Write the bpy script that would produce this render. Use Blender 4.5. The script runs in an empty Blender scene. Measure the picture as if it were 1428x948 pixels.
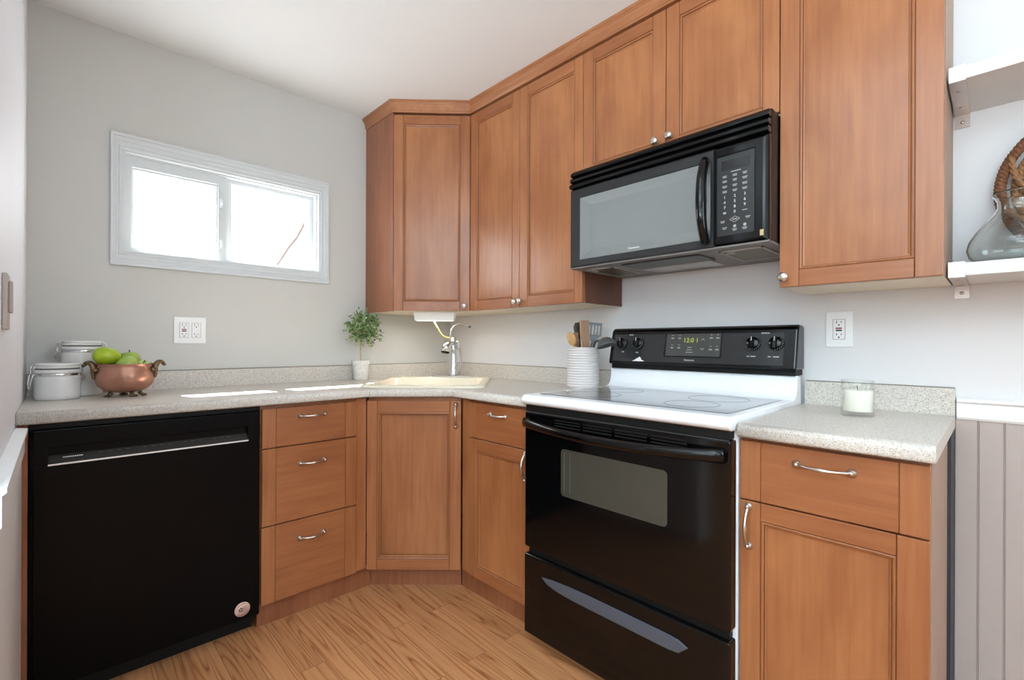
import bpy, bmesh, math, random
from mathutils import Vector, Matrix
random.seed(7)
scn = bpy.context.scene
COL = scn.collection
PI = math.pi

# ------------------------------------------------------------------ camera
cam_d = bpy.data.cameras.new('camera')
cam_d.sensor_width = 36.0
cam_d.lens = 36.0 * 655.07 / 1428.0
cam_d.shift_y = 5.26 / 1428.0
cam_d.clip_start = 0.02
cam = bpy.data.objects.new('camera', cam_d)
COL.objects.link(cam)
FW = Vector((0.69470483, 0.71929493, 0.0))
RT = Vector((0.71928954, -0.69469962, 0.00387222))
UP = Vector((-0.00278527, 0.00269005, 0.9999925))
CAMP = Vector((-1.92421, -2.59731, 1.1220))
cam.matrix_world = Matrix(((RT.x, UP.x, -FW.x, CAMP.x), (RT.y, UP.y, -FW.y, CAMP.y),
                           (RT.z, UP.z, -FW.z, CAMP.z), (0, 0, 0, 1)))
scn.camera = cam

# ------------------------------------------------------------------ view, world, sun, area lights
scn.view_settings.view_transform = 'Standard'
scn.view_settings.look = 'None'
scn.view_settings.gamma = 1.0
scn.view_settings.use_curve_mapping = False
scn.view_settings.exposure = 0.42

world = bpy.data.worlds.new('world')
scn.world = world
world.use_nodes = True
wn = world.node_tree
wn.nodes['Background'].inputs['Color'].default_value = (0.93, 0.965, 1.0, 1)
wn.nodes['Background'].inputs['Strength'].default_value = 7.0

def light(name, kind, energy, color, loc, direction, size=None, size_y=None, angle=None):
    d = bpy.data.lights.new(name, kind)
    d.energy = energy
    d.color = color
    if kind == 'AREA':
        d.shape = 'RECTANGLE'
        d.size = size
        d.size_y = size_y
    if angle is not None:
        d.angle = angle
    o = bpy.data.objects.new(name, d)
    o.location = loc
    o.rotation_euler = Vector(direction).to_track_quat('-Z', 'Y').to_euler()
    COL.objects.link(o)
    return o

light('sun', 'SUN', 42.0, (1.0, 0.98, 0.95), (0, 3, 5), (0.24, -1.0, -1.62), angle=0.006)
light('fill_light_far', 'AREA', 26, (0.74, 0.90, 1.0), (-4.9, -3.2, 1.7), (1, 0.14, 0.02), 2.4, 1.2)  # added soft fill from the left; the far wall has no window
light('fill_light_front', 'AREA', 24, (0.77, 0.91, 1.0), (-3.2, -5.8, 1.8), (0.1, 1, 0.04), 2.2, 1.0)  # added fill behind the camera, not set in any window
light('fill_light_side', 'AREA', 30, (0.74, 0.89, 1.0), (-0.15, -4.7, 1.75), (-0.75, 1, 0.05), 1.4, 1.1)  # added fill from the right rear, aimed at the left and back walls
light('fill_light_up', 'AREA', 165, (0.69, 0.88, 1.0), (-3.35, -3.1, 1.5), (0.05, 0.05, 1), 1.7, 1.7)  # unseen free-floating panel, added to brighten the ceiling
light('fill_light_overhead', 'AREA', 4, (0.85, 0.93, 1.0), (-1.7, -2.3, 2.40), (0, 0, -1), 0.7, 0.7)  # added overhead fill with no fitting around it

# ------------------------------------------------------------------ materials
def lin(c):
    return tuple(((v / 255.0) / 12.92 if v / 255.0 <= 0.04045 else ((v / 255.0 + 0.055) / 1.055) ** 2.4) for v in c[:3]) + (1.0,)

def newmat(name):
    m = bpy.data.materials.new(name)
    m.use_nodes = True
    nt = m.node_tree
    return m, nt, nt.nodes['Principled BSDF']

def mat(name, rgb, rough=0.5, metal=0.0, spec=0.5, coat=0.0, coat_rough=0.1, var=0.04, scale=30.0, bump=0.0, bscale=200.0, ior=None, sss=0.0):
    """plain painted / plastic / metal surface with a slight procedural mottling"""
    m, nt, b = newmat(name)
    N, L = nt.nodes, nt.links
    tc = N.new('ShaderNodeTexCoord')
    nz = N.new('ShaderNodeTexNoise'); nz.inputs['Scale'].default_value = scale; nz.inputs['Detail'].default_value = 3
    L.new(tc.outputs['Object'], nz.inputs['Vector'])
    rp = N.new('ShaderNodeValToRGB')
    c = lin(rgb)
    rp.color_ramp.elements[0].position = 0.3
    rp.color_ramp.elements[1].position = 0.7
    rp.color_ramp.elements[0].color = tuple(x * (1 - var) for x in c[:3]) + (1,)
    rp.color_ramp.elements[1].color = tuple(min(1, x * (1 + var)) for x in c[:3]) + (1,)
    L.new(nz.outputs['Fac'], rp.inputs['Fac'])
    L.new(rp.outputs['Color'], b.inputs['Base Color'])
    b.inputs['Roughness'].default_value = rough
    b.inputs['Metallic'].default_value = metal
    b.inputs['Specular IOR Level'].default_value = spec
    b.inputs['Coat Weight'].default_value = coat
    b.inputs['Coat Roughness'].default_value = coat_rough
    if ior: b.inputs['IOR'].default_value = ior
    if sss:
        b.inputs['Subsurface Weight'].default_value = sss
        b.inputs['Subsurface Radius'].default_value = (0.02, 0.015, 0.01)
    if bump:
        n2 = N.new('ShaderNodeTexNoise'); n2.inputs['Scale'].default_value = bscale; n2.inputs['Detail'].default_value = 4
        L.new(tc.outputs['Object'], n2.inputs['Vector'])
        bp = N.new('ShaderNodeBump'); bp.inputs['Strength'].default_value = bump; bp.inputs['Distance'].default_value = 0.002
        L.new(n2.outputs['Fac'], bp.inputs['Height'])
        L.new(bp.outputs['Normal'], b.inputs['Normal'])
    return m

def wood(name, dark, light_, axis='z', rough=0.34, blotch=0.5):
    """stained maple: fine stretched grain and soft mottling"""
    m, nt, b = newmat(name)
    N, L = nt.nodes, nt.links
    tc = N.new('ShaderNodeTexCoord')
    mp = N.new('ShaderNodeMapping')
    s = {'z': (38, 38, 1.6), 'x': (1.6, 38, 38), 'y': (38, 1.6, 38)}[axis]
    mp.inputs['Scale'].default_value = s
    L.new(tc.outputs['Object'], mp.inputs['Vector'])
    g = N.new('ShaderNodeTexNoise'); g.inputs['Scale'].default_value = 1.6; g.inputs['Detail'].default_value = 6; g.inputs['Roughness'].default_value = 0.65
    L.new(mp.outputs['Vector'], g.inputs['Vector'])
    mp2 = N.new('ShaderNodeMapping')
    mp2.inputs['Scale'].default_value = {'z': (1, 1, 0.35), 'x': (0.35, 1, 1), 'y': (1, 0.35, 1)}[axis]
    L.new(tc.outputs['Object'], mp2.inputs['Vector'])
    bl = N.new('ShaderNodeTexNoise'); bl.inputs['Scale'].default_value = 7.0; bl.inputs['Detail'].default_value = 3; bl.inputs['Distortion'].default_value = 0.6
    L.new(mp2.outputs['Vector'], bl.inputs['Vector'])
    mx = N.new('ShaderNodeMix'); mx.data_type = 'FLOAT'
    mx.inputs[0].default_value = blotch
    L.new(g.outputs['Fac'], mx.inputs[2]); L.new(bl.outputs['Fac'], mx.inputs[3])
    rp = N.new('ShaderNodeValToRGB')
    rp.color_ramp.elements[0].position = 0.37; rp.color_ramp.elements[0].color = lin(dark)
    rp.color_ramp.elements[1].position = 0.62; rp.color_ramp.elements[1].color = lin(light_)
    L.new(mx.outputs[0], rp.inputs['Fac'])
    L.new(rp.outputs['Color'], b.inputs['Base Color'])
    b.inputs['Roughness'].default_value = rough
    b.inputs['Specular IOR Level'].default_value = 0.42
    b.inputs['Coat Weight'].default_value = 0.25
    b.inputs['Coat Roughness'].default_value = 0.20
    return m

def laminate(name):
    m, nt, b = newmat(name)
    N, L = nt.nodes, nt.links
    tc = N.new('ShaderNodeTexCoord')
    n1 = N.new('ShaderNodeTexNoise'); n1.inputs['Scale'].default_value = 330; n1.inputs['Detail'].default_value = 2
    n2 = N.new('ShaderNodeTexNoise'); n2.inputs['Scale'].default_value = 120; n2.inputs['Detail'].default_value = 3
    L.new(tc.outputs['Object'], n1.inputs['Vector']); L.new(tc.outputs['Object'], n2.inputs['Vector'])
    rp = N.new('ShaderNodeValToRGB')
    e = rp.color_ramp.elements
    e[0].position = 0.30; e[0].color = lin((158, 144, 132))
    e[1].position = 0.46; e[1].color = lin((210, 203, 194))
    k = e.new(0.62); k.color = lin((222, 216, 208))
    k = e.new(0.78); k.color = lin((190, 172, 156))
    L.new(n1.outputs['Fac'], rp.inputs['Fac'])
    rp2 = N.new('ShaderNodeValToRGB')
    rp2.color_ramp.elements[0].position = 0.35; rp2.color_ramp.elements[0].color = (0.86, 0.84, 0.82, 1)
    rp2.color_ramp.elements[1].position = 0.6; rp2.color_ramp.elements[1].color = (1, 1, 1, 1)
    L.new(n2.outputs['Fac'], rp2.inputs['Fac'])
    mx = N.new('ShaderNodeMix'); mx.data_type = 'RGBA'; mx.blend_type = 'MULTIPLY'; mx.inputs[0].default_value = 1.0
    L.new(rp.outputs['Color'], mx.inputs[6]); L.new(rp2.outputs['Color'], mx.inputs[7])
    L.new(mx.outputs[2], b.inputs['Base Color'])
    b.inputs['Roughness'].default_value = 0.38
    b.inputs['Specular IOR Level'].default_value = 0.45
    return m

def floor_material(name):
    """oak strip flooring, boards running along Y"""
    m, nt, b = newmat(name)
    N, L = nt.nodes, nt.links
    tc = N.new('ShaderNodeTexCoord')
    sep = N.new('ShaderNodeSeparateXYZ'); L.new(tc.outputs['Object'], sep.inputs[0])
    cmb = N.new('ShaderNodeCombineXYZ')
    L.new(sep.outputs['Y'], cmb.inputs['X']); L.new(sep.outputs['X'], cmb.inputs['Y'])
    br = N.new('ShaderNodeTexBrick')
    br.inputs['Scale'].default_value = 1.0
    br.inputs['Brick Width'].default_value = 0.95
    br.inputs['Row Height'].default_value = 0.0885
    br.inputs['Mortar Size'].default_value = 0.0009
    br.inputs['Mortar Smooth'].default_value = 0.3
    br.inputs['Color1'].default_value = (0, 0, 0, 1); br.inputs['Color2'].default_value = (1, 1, 1, 1)
    br.inputs['Mortar'].default_value = (0.5, 0.5, 0.5, 1)
    br.offset = 0.37; br.offset_frequency = 2; br.squash = 1.0
    L.new(cmb.outputs[0], br.inputs['Vector'])
    # per-board random shift of the grain
    sh = N.new('ShaderNodeVectorMath'); sh.operation = 'SCALE'
    L.new(br.outputs['Color'], sh.inputs[0]); sh.inputs['Scale'].default_value = 7.3
    ad = N.new('ShaderNodeVectorMath'); ad.operation = 'ADD'
    L.new(tc.outputs['Object'], ad.inputs[0]); L.new(sh.outputs[0], ad.inputs[1])
    mp = N.new('ShaderNodeMapping'); mp.inputs['Scale'].default_value = (15, 0.85, 1)
    L.new(ad.outputs[0], mp.inputs['Vector'])
    wv = N.new('ShaderNodeTexNoise'); wv.inputs['Scale'].default_value = 0.9; wv.inputs['Detail'].default_value = 1.5
    L.new(mp.outputs[0], wv.inputs['Vector'])
    mul = N.new('ShaderNodeMath'); mul.operation = 'MULTIPLY'; mul.inputs[1].default_value = 82.0
    L.new(wv.outputs['Fac'], mul.inputs[0])
    sn = N.new('ShaderNodeMath'); sn.operation = 'SINE'; L.new(mul.outputs[0], sn.inputs[0])
    mr = N.new('ShaderNodeMapRange'); mr.inputs['From Min'].default_value = -1; mr.inputs['From Max'].default_value = 1
    L.new(sn.outputs[0], mr.inputs['Value'])
    pw = N.new('ShaderNodeMath'); pw.operation = 'POWER'; pw.inputs[1].default_value = 0.5; L.new(mr.outputs[0], pw.inputs[0])
    mp2 = N.new('ShaderNodeMapping'); mp2.inputs['Scale'].default_value = (260, 9, 1)
    L.new(ad.outputs[0], mp2.inputs['Vector'])
    fn = N.new('ShaderNodeTexNoise'); fn.inputs['Scale'].default_value = 1.0; fn.inputs['Detail'].default_value = 3
    L.new(mp2.outputs[0], fn.inputs['Vector'])
    mx = N.new('ShaderNodeMix'); mx.data_type = 'FLOAT'; mx.inputs[0].default_value = 0.5
    L.new(pw.outputs[0], mx.inputs[2]); L.new(fn.outputs['Fac'], mx.inputs[3])
    rp = N.new('ShaderNodeValToRGB')
    e = rp.color_ramp.elements
    e[0].position = 0.18; e[0].color = lin((148, 88, 52))
    e[1].position = 0.80; e[1].color = lin((202, 144, 98))
    k = e.new(0.42); k.color = lin((188, 128, 84))
    L.new(mx.outputs[0], rp.inputs['Fac'])
    # board-to-board tone
    tn = N.new('ShaderNodeValToRGB')
    tn.color_ramp.elements[0].color = (0.80, 0.78, 0.75, 1); tn.color_ramp.elements[1].color = (1.0, 1.0, 1.0, 1)
    L.new(br.outputs['Color'], tn.inputs['Fac'])
    m2 = N.new('ShaderNodeMix'); m2.data_type = 'RGBA'; m2.blend_type = 'MULTIPLY'; m2.inputs[0].default_value = 1.0
    L.new(rp.outputs['Color'], m2.inputs[6]); L.new(tn.outputs['Color'], m2.inputs[7])
    m3 = N.new('ShaderNodeMix'); m3.data_type = 'RGBA'; m3.blend_type = 'MIX'
    L.new(br.outputs['Fac'], m3.inputs[0]); L.new(m2.outputs[2], m3.inputs[6]); m3.inputs[7].default_value = lin((120, 76, 46))
    L.new(m3.outputs[2], b.inputs['Base Color'])
    b.inputs['Roughness'].default_value = 0.42
    b.inputs['Specular IOR Level'].default_value = 0.4
    return m

def thin_glass(name, tint=(1, 1, 1, 1), refl=0.03, rough=0.0):
    """a clear pane: straight-through light plus a Fresnel reflection"""
    m = bpy.data.materials.new(name); m.use_nodes = True
    nt = m.node_tree; N, L = nt.nodes, nt.links
    N.clear()
    out = N.new('ShaderNodeOutputMaterial')
    tr = N.new('ShaderNodeBsdfTransparent'); tr.inputs['Color'].default_value = tint
    gl = N.new('ShaderNodeBsdfGlossy'); gl.inputs['Roughness'].default_value = rough
    lw = N.new('ShaderNodeLayerWeight'); lw.inputs['Blend'].default_value = 0.5
    pw = N.new('ShaderNodeMath'); pw.operation = 'POWER'; pw.inputs[1].default_value = 4.0
    L.new(lw.outputs['Facing'], pw.inputs[0])
    fr = N.new('ShaderNodeMath'); fr.operation = 'MULTIPLY_ADD'; fr.inputs[1].default_value = 0.5; fr.inputs[2].default_value = refl
    L.new(pw.outputs[0], fr.inputs[0])
    mx = N.new('ShaderNodeMixShader')
    L.new(fr.outputs[0], mx.inputs[0]); L.new(tr.outputs[0], mx.inputs[1]); L.new(gl.outputs[0], mx.inputs[2])
    L.new(mx.outputs[0], out.inputs['Surface'])
    return m

def glass(name, color, rough=0.0):
    m, nt, b = newmat(name)
    b.inputs['Base Color'].default_value = color
    b.inputs['Transmission Weight'].default_value = 1.0
    b.inputs['Roughness'].default_value = rough
    b.inputs['IOR'].default_value = 1.45
    return m

def emit(name, rgb, strength):
    m, nt, b = newmat(name)
    b.inputs['Base Color'].default_value = (0.01, 0.01, 0.01, 1)
    b.inputs['Emission Color'].default_value = lin(rgb)
    b.inputs['Emission Strength'].default_value = strength
    return m

def perforated(name, base, hole, scale):
    """fine metal mesh of a grease filter"""
    m, nt, b = newmat(name)
    N, L = nt.nodes, nt.links
    tc = N.new('ShaderNodeTexCoord')
    vo = N.new('ShaderNodeTexVoronoi'); vo.inputs['Scale'].default_value = scale; vo.inputs['Randomness'].default_value = 0.0
    L.new(tc.outputs['Object'], vo.inputs['Vector'])
    rp = N.new('ShaderNodeValToRGB'); rp.color_ramp.elements[0].position = 0.30; rp.color_ramp.elements[1].position = 0.42
    rp.color_ramp.elements[0].color = lin(hole); rp.color_ramp.elements[1].color = lin(base)
    L.new(vo.outputs['Distance'], rp.inputs['Fac'])
    L.new(rp.outputs['Color'], b.inputs['Base Color'])
    b.inputs['Metallic'].default_value = 0.6; b.inputs['Roughness'].default_value = 0.4
    return m

M_wall = mat('wall_paint', (203, 202, 197), 0.75, var=0.012, scale=2.5, bump=0.04, bscale=260)
M_wallw = mat('wall_tone_right', (221, 218, 218), 0.7, var=0.012, scale=2.5, bump=0.04, bscale=260)  # paler base colour than the back wall
M_wallL = mat('wall_tone_left', (228, 229, 234), 0.6, var=0.012, scale=2.5, bump=0.04, bscale=260)  # palest and slightly bluish base colour of the kitchen walls
M_ceil = mat('ceiling_paint', (233, 235, 235), 0.8, var=0.01, scale=2.0, bump=0.03, bscale=200)
M_trim = mat('white_trim_paint', (236, 236, 236), 0.4, var=0.01)
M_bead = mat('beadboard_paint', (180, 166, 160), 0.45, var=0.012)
M_floor = floor_material('oak_strip_floor')
M_wood_v = wood('maple_vertical', (144, 86, 51), (169, 109, 68), 'z')
M_wood_h = wood('maple_horizontal', (140, 82, 48), (165, 104, 64), 'x')
M_panel = wood('maple_panel', (145, 87, 51), (173, 113, 70), 'z', blotch=0.65)
M_glaze = mat('dark_glaze', (98, 56, 32), 0.5)
M_side = wood('maple_end_panel', (132, 78, 50), (155, 97, 65), 'z')
M_gside = mat('end_panel_grey_brown', (158, 130, 112), 0.55, var=0.05, scale=8)
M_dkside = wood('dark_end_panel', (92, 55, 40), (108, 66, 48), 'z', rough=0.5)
M_under = mat('cream_underside', (226, 214, 194), 0.6)
M_nickel = mat('satin_nickel', (206, 200, 192), 0.28, metal=1.0, var=0.05)
M_chrome = mat('chrome', (225, 226, 228), 0.10, metal=1.0, var=0.02)
M_steel = mat('brushed_steel', (190, 184, 178), 0.35, metal=1.0, var=0.06)
M_lam = laminate('speckled_laminate')
M_black = mat('black_enamel', (6, 6, 7), 0.10, spec=0.33, var=0.05)
M_blacks = mat('black_satin', (4, 4, 5), 0.30, spec=0.12, var=0.05)
M_blackm = mat('black_matte', (7, 7, 7), 0.6, spec=0.3, var=0.05)
M_dkgrey = mat('dark_grey_plastic', (58, 58, 60), 0.4, var=0.05)
M_charc = mat('charcoal_panel', (40, 41, 42), 0.22, var=0.04)
M_mid = mat('grey_metal_paint', (118, 114, 112), 0.45, var=0.04)
M_white = mat('white_enamel', (243, 243, 246), 0.18, var=0.01)
M_plate = mat('white_plastic', (238, 238, 238), 0.35, var=0.01)
M_tan = mat('greige_plastic', (176, 163, 156), 0.4, var=0.02)
M_vinyl = mat('white_vinyl', (210, 214, 215), 0.35, var=0.01)
M_cer = mat('white_ceramic', (226, 224, 221), 0.16, var=0.015)
M_crock = mat('ribbed_white_ceramic', (218, 211, 208), 0.3, var=0.015)
M_sink = mat('cream_composite', (230, 220, 199), 0.25, var=0.015)
M_ink = mat('white_ink', (215, 215, 215), 0.5)
M_slot = mat('dark_slot', (40, 36, 34), 0.6)
M_red = mat('red_button', (150, 50, 44), 0.5)

# ------------------------------------------------------------------ mesh helpers
class MB:
    def __init__(self):
        self.bm = bmesh.new()

    def _setmat(self, faces, k):
        for f in faces: f.material_index = k

    def box(self, x0, x1, y0, y1, z0, z1, k=0, bev=0.0, seg=1):
        if x0 > x1: x0, x1 = x1, x0
        if y0 > y1: y0, y1 = y1, y0
        if z0 > z1: z0, z1 = z1, z0
        b = self.bm
        vs = [b.verts.new(p) for p in ((x0, y0, z0), (x1, y0, z0), (x1, y1, z0), (x0, y1, z0),
                                       (x0, y0, z1), (x1, y0, z1), (x1, y1, z1), (x0, y1, z1))]
        fs = [b.faces.new([vs[i] for i in q]) for q in ((0, 3, 2, 1), (4, 5, 6, 7), (0, 1, 5, 4), (1, 2, 6, 5), (2, 3, 7, 6), (3, 0, 4, 7))]
        self._setmat(fs, k)
        if bev > 0:
            es = list({e for f in fs for e in f.edges})
            r = bmesh.ops.bevel(b, geom=es, offset=bev, segments=seg, affect='EDGES', profile=0.5, clamp_overlap=True)
            self._setmat(r['faces'], k)
        return self

    def prism(self, poly, axis, a0, a1, k=0, bev=0.0, seg=2):
        """poly: list of 2D points; axis 'x': (y,z), 'y': (x,z), 'z': (x,y)"""
        b = self.bm
        def mk(p, a):
            return {'x': (a, p[0], p[1]), 'y': (p[0], a, p[1]), 'z': (p[0], p[1], a)}[axis]
        v0 = [b.verts.new(mk(p, a0)) for p in poly]
        v1 = [b.verts.new(mk(p, a1)) for p in poly]
        n = len(poly)
        fs = [b.faces.new(v0), b.faces.new(v1)]
        for i in range(n):
            fs.append(b.faces.new((v0[i], v0[(i + 1) % n], v1[(i + 1) % n], v1[i])))
        self._setmat(fs, k)
        bmesh.ops.recalc_face_normals(b, faces=fs)
        if bev > 0:
            es = list(set(fs[0].edges) | set(fs[1].edges))
            r = bmesh.ops.bevel(b, geom=es, offset=bev, segments=seg, affect='EDGES', profile=0.5, clamp_overlap=True)
            self._setmat(r['faces'], k)
        return self

    def lathe(self, prof, c=(0, 0, 0), seg=40, k=0, axis='z', sx=1.0, sy=1.0, close=True):
        """prof: (radius, height) pairs; revolve round axis through c"""
        b = self.bm
        rings = []
        for r, h in prof:
            ring = []
            if r < 1e-6:
                rings.append([b.verts.new(self._ax(c, 0, 0, h, axis))]); continue
            for i in range(seg):
                a = 2 * PI * i / seg
                ring.append(b.verts.new(self._ax(c, r * sx * math.cos(a), r * sy * math.sin(a), h, axis)))
            rings.append(ring)
        fs = []
        for i in range(len(rings) - 1):
            A, B = rings[i], rings[i + 1]
            if len(A) == 1 and len(B) == 1: continue
            for j in range(seg):
                j2 = (j + 1) % seg
                if len(A) == 1: fs.append(b.faces.new((A[0], B[j], B[j2])))
                elif len(B) == 1: fs.append(b.faces.new((A[j], A[j2], B[0])))
                else: fs.append(b.faces.new((A[j], A[j2], B[j2], B[j])))
        if close:
            if len(rings[0]) > 1: fs.append(b.faces.new(rings[0]))
            if len(rings[-1]) > 1: fs.append(b.faces.new(rings[-1]))
        self._setmat(fs, k)
        bmesh.ops.recalc_face_normals(b, faces=fs)
        for f in fs: f.smooth = True
        return self

    @staticmethod
    def _ax(c, u, v, h, axis):
        if axis == 'z': return (c[0] + u, c[1] + v, c[2] + h)
        if axis == 'y': return (c[0] + u, c[1] + h, c[2] + v)
        return (c[0] + h, c[1] + u, c[2] + v)

    def tube(self, pts, rad, seg=12, k=0, flat=1.0, up=(0, 0, 1), cap=True, closed=False):
        """sweep an (elliptical) ring along points; rad number or list; flat scales the second axis"""
        b = self.bm
        P = [Vector(p) for p in pts]
        n = len(P)
        R = rad if isinstance(rad, (list, tuple)) else [rad] * n
        rings = []
        upv = Vector(up)
        prev = None
        for i in range(n):
            if closed: t = P[(i + 1) % n] - P[(i - 1) % n]
            elif i == 0: t = P[1] - P[0]
            elif i == n - 1: t = P[-1] - P[-2]
            else: t = P[i + 1] - P[i - 1]
            t.normalize()
            if prev is None:
                s = t.cross(upv)
                if s.length < 1e-3: s = t.cross(Vector((1, 0.3, 0)))
                s.normalize()
            else:
                s = prev - t * prev.dot(t)
                s.normalize()
            prev = s
            w = s.cross(t)
            rings.append([b.verts.new(P[i] + s * (R[i] * math.cos(2 * PI * j / seg)) + w * (R[i] * flat * math.sin(2 * PI * j / seg))) for j in range(seg)])
        fs = []
        m = n if closed else n - 1
        for i in range(m):
            A, B = rings[i], rings[(i + 1) % n]
            for j in range(seg):
                j2 = (j + 1) % seg
                fs.append(b.faces.new((A[j], A[j2], B[j2], B[j])))
        if cap and not closed:
            fs.append(b.faces.new(rings[0])); fs.append(b.faces.new(rings[-1]))
        self._setmat(fs, k)
        bmesh.ops.recalc_face_normals(b, faces=fs)
        for f in fs: f.smooth = True
        return self

    def ball(self, c, rx, ry=None, rz=None, k=0, seg=24, rot=None, fn=None):
        ry = ry or rx; rz = rz or rx
        b = self.bm
        r = bmesh.ops.create_uvsphere(b, u_segments=seg, v_segments=seg // 2 + 2, radius=1.0)
        for v in r['verts']:
            p = v.co.copy()
            if fn: p = fn(p)
            p = Vector((p.x * rx, p.y * ry, p.z * rz))
            if rot: p = rot @ p
            v.co = p + Vector(c)
        for f in {f for v in r['verts'] for f in v.link_faces}:
            f.material_index = k; f.smooth = True
        return self

    def quad(self, pts, k=0):
        f = self.bm.faces.new([self.bm.verts.new(p) for p in pts]); f.material_index = k
        return self

    def ring_steps(self, x0, x1, z0, z1, steps, k=0):
        """rectangular stepped moulding in the xz plane; steps = (inset, y) pairs"""
        b = self.bm
        L = []
        for ins, y in steps:
            L.append([b.verts.new(p) for p in ((x0 + ins, y, z0 + ins), (x1 - ins, y, z0 + ins), (x1 - ins, y, z1 - ins), (x0 + ins, y, z1 - ins))])
        for i in range(len(L) - 1):
            for j in range(4):
                f = b.faces.new((L[i][j], L[i][(j + 1) % 4], L[i + 1][(j + 1) % 4], L[i + 1][j])); f.material_index = k
        return self

    def build(self, name, mats, parent=None, local=False, smooth_angle=None, recalc=True, bevel=None, subsurf=0):
        me = bpy.data.meshes.new(name)
        if recalc: bmesh.ops.recalc_face_normals(self.bm, faces=self.bm.faces[:])
        if parent is not None and not local:
            Mi = ROOTM[parent.name].inverted()
            self.bm.transform(Mi)
        self.bm.to_mesh(me); self.bm.free()
        for m in (mats if isinstance(mats, (list, tuple)) else [mats]): me.materials.append(m)
        o = bpy.data.objects.new(name, me)
        COL.objects.link(o)
        if parent is not None:
            o.parent = parent
            ROOTM[o.name] = ROOTM[parent.name]
        else:
            ROOTM[o.name] = Matrix.Identity(4)
        if bevel:
            md = o.modifiers.new('bevel', 'BEVEL'); md.width = bevel; md.segments = 2; md.limit_method = 'ANGLE'; md.angle_limit = math.radians(50)
        if subsurf:
            md = o.modifiers.new('subdivision', 'SUBSURF'); md.levels = subsurf; md.render_levels = subsurf
        return o

ROOTM = {}

def thing(name, label, cat, M=None, loc=None, group=None):
    o = bpy.data.objects.new(name, None)
    o.empty_display_size = 0.05
    COL.objects.link(o)
    if M is None: M = Matrix.Translation(Vector(loc or (0, 0, 0)))
    o.matrix_world = M
    ROOTM[o.name] = M.copy()
    o['label'] = label; o['category'] = cat
    if group: o['group'] = group
    return o

def tag(o, label, cat, group=None):
    o['label'] = label; o['category'] = cat
    if group: o['group'] = group
    return o

def struct(o, label=None, cat=None):
    o['kind'] = 'structure'
    if label: o['label'] = label
    if cat: o['category'] = cat
    return o

def setorigin(o, loc):
    """move a mesh object's origin to loc without moving the mesh"""
    v = Vector(loc)
    o.data.transform(Matrix.Translation(-v)); o.location = v
    return o

def frame(origin, xdir):
    """cabinet frame: local x along xdir (left to right seen from the front), y into the wall, z up"""
    x = Vector((xdir[0], xdir[1], 0)).normalized()
    y = Vector((-x.y, x.x, 0))
    return Matrix(((x.x, y.x, 0, origin[0]), (x.y, y.y, 0, origin[1]), (0, 0, 1, origin[2]), (0, 0, 0, 1)))

def text_mesh(name, s, size, M, material, parent, spacing=1.0, align='CENTER', extrude=0.0002):
    """lettering as a thin mesh; M places its xy plane in the world"""
    cu = bpy.data.curves.new('lettering', 'FONT')
    cu.body = s; cu.size = size; cu.align_x = align; cu.align_y = 'CENTER'; cu.extrude = extrude; cu.space_character = spacing
    cu.resolution_u = 3
    to = bpy.data.objects.new('lettering', cu)
    COL.objects.link(to)
    dg = bpy.context.evaluated_depsgraph_get()
    me = bpy.data.meshes.new_from_object(to.evaluated_get(dg))
    bpy.data.objects.remove(to); bpy.data.curves.remove(cu)
    me.name = name
    me.materials.clear(); me.materials.append(material)
    me.transform(ROOTM[parent.name].inverted() @ M)
    o = bpy.data.objects.new(name, me)
    COL.objects.link(o); o.parent = parent
    ROOTM[o.name] = ROOTM[parent.name]
    return o

def face_mx(p, n='x', tilt=0.0):
    """matrix of a drawing plane on a front: n='x' faces -X, n='y' faces -Y"""
    if n == 'x': c = ((0, -1, 0), (math.sin(tilt), 0, math.cos(tilt)), (-math.cos(tilt), 0, math.sin(tilt)))
    else: c = ((1, 0, 0), (0, math.sin(tilt), math.cos(tilt)), (0, -math.cos(tilt), math.sin(tilt)))
    return Matrix(((c[0][0], c[1][0], c[2][0], p[0]), (c[0][1], c[1][1], c[2][1], p[1]), (c[0][2], c[1][2], c[2][2], p[2]), (0, 0, 0, 1)))

# ------------------------------------------------------------------ dimensions of the place
XL = -2.0125          # face of the left wall
H = 2.439             # ceiling
ZC = 0.914            # worktop
CD = 0.6386           # worktop depth
WX0, WX1, WZ0, WZ1 = -1.735, -0.885, 1.505, 1.947   # window opening
WT = 0.16             # wall thickness

# ------------------------------------------------------------------ room
fl = MB().box(-5.2, 0.16, -6.2, 0.16, -0.05, 0).build('floor', M_floor); struct(fl, 'oak strip floor with long boards running towards the window wall', 'floor')
ce = MB().box(-5.2, 0.16, -6.2, 0.16, H, H + 0.06).build('ceiling', M_ceil); struct(ce, 'plain white ceiling', 'ceiling')
w = MB()
for (x0, x1, z0, z1) in ((-5.2, WX0, 0, H), (WX1, 0.16, 0, H), (WX0, WX1, 0, WZ0), (WX0, WX1, WZ1, H)):
    w.box(x0, x1, 0, WT, z0, z1)
bmesh.ops.remove_doubles(w.bm, verts=w.bm.verts[:], dist=1e-5)
struct(w.build('wall_back', M_wall), 'light grey wall with the small slider window', 'wall')
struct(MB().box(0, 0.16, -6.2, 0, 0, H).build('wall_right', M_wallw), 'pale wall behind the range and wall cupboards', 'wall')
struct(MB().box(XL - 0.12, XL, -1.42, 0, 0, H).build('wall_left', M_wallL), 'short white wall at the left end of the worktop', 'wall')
struct(MB().box(-5.36, -5.2, -6.2, 0.16, 0, H).build('wall_far', M_wall), 'far wall of the next room', 'wall')
struct(MB().box(-5.2, 0, -6.36, -6.2, 0, H).build('wall_front', M_wall), 'wall behind the camera', 'wall')

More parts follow.
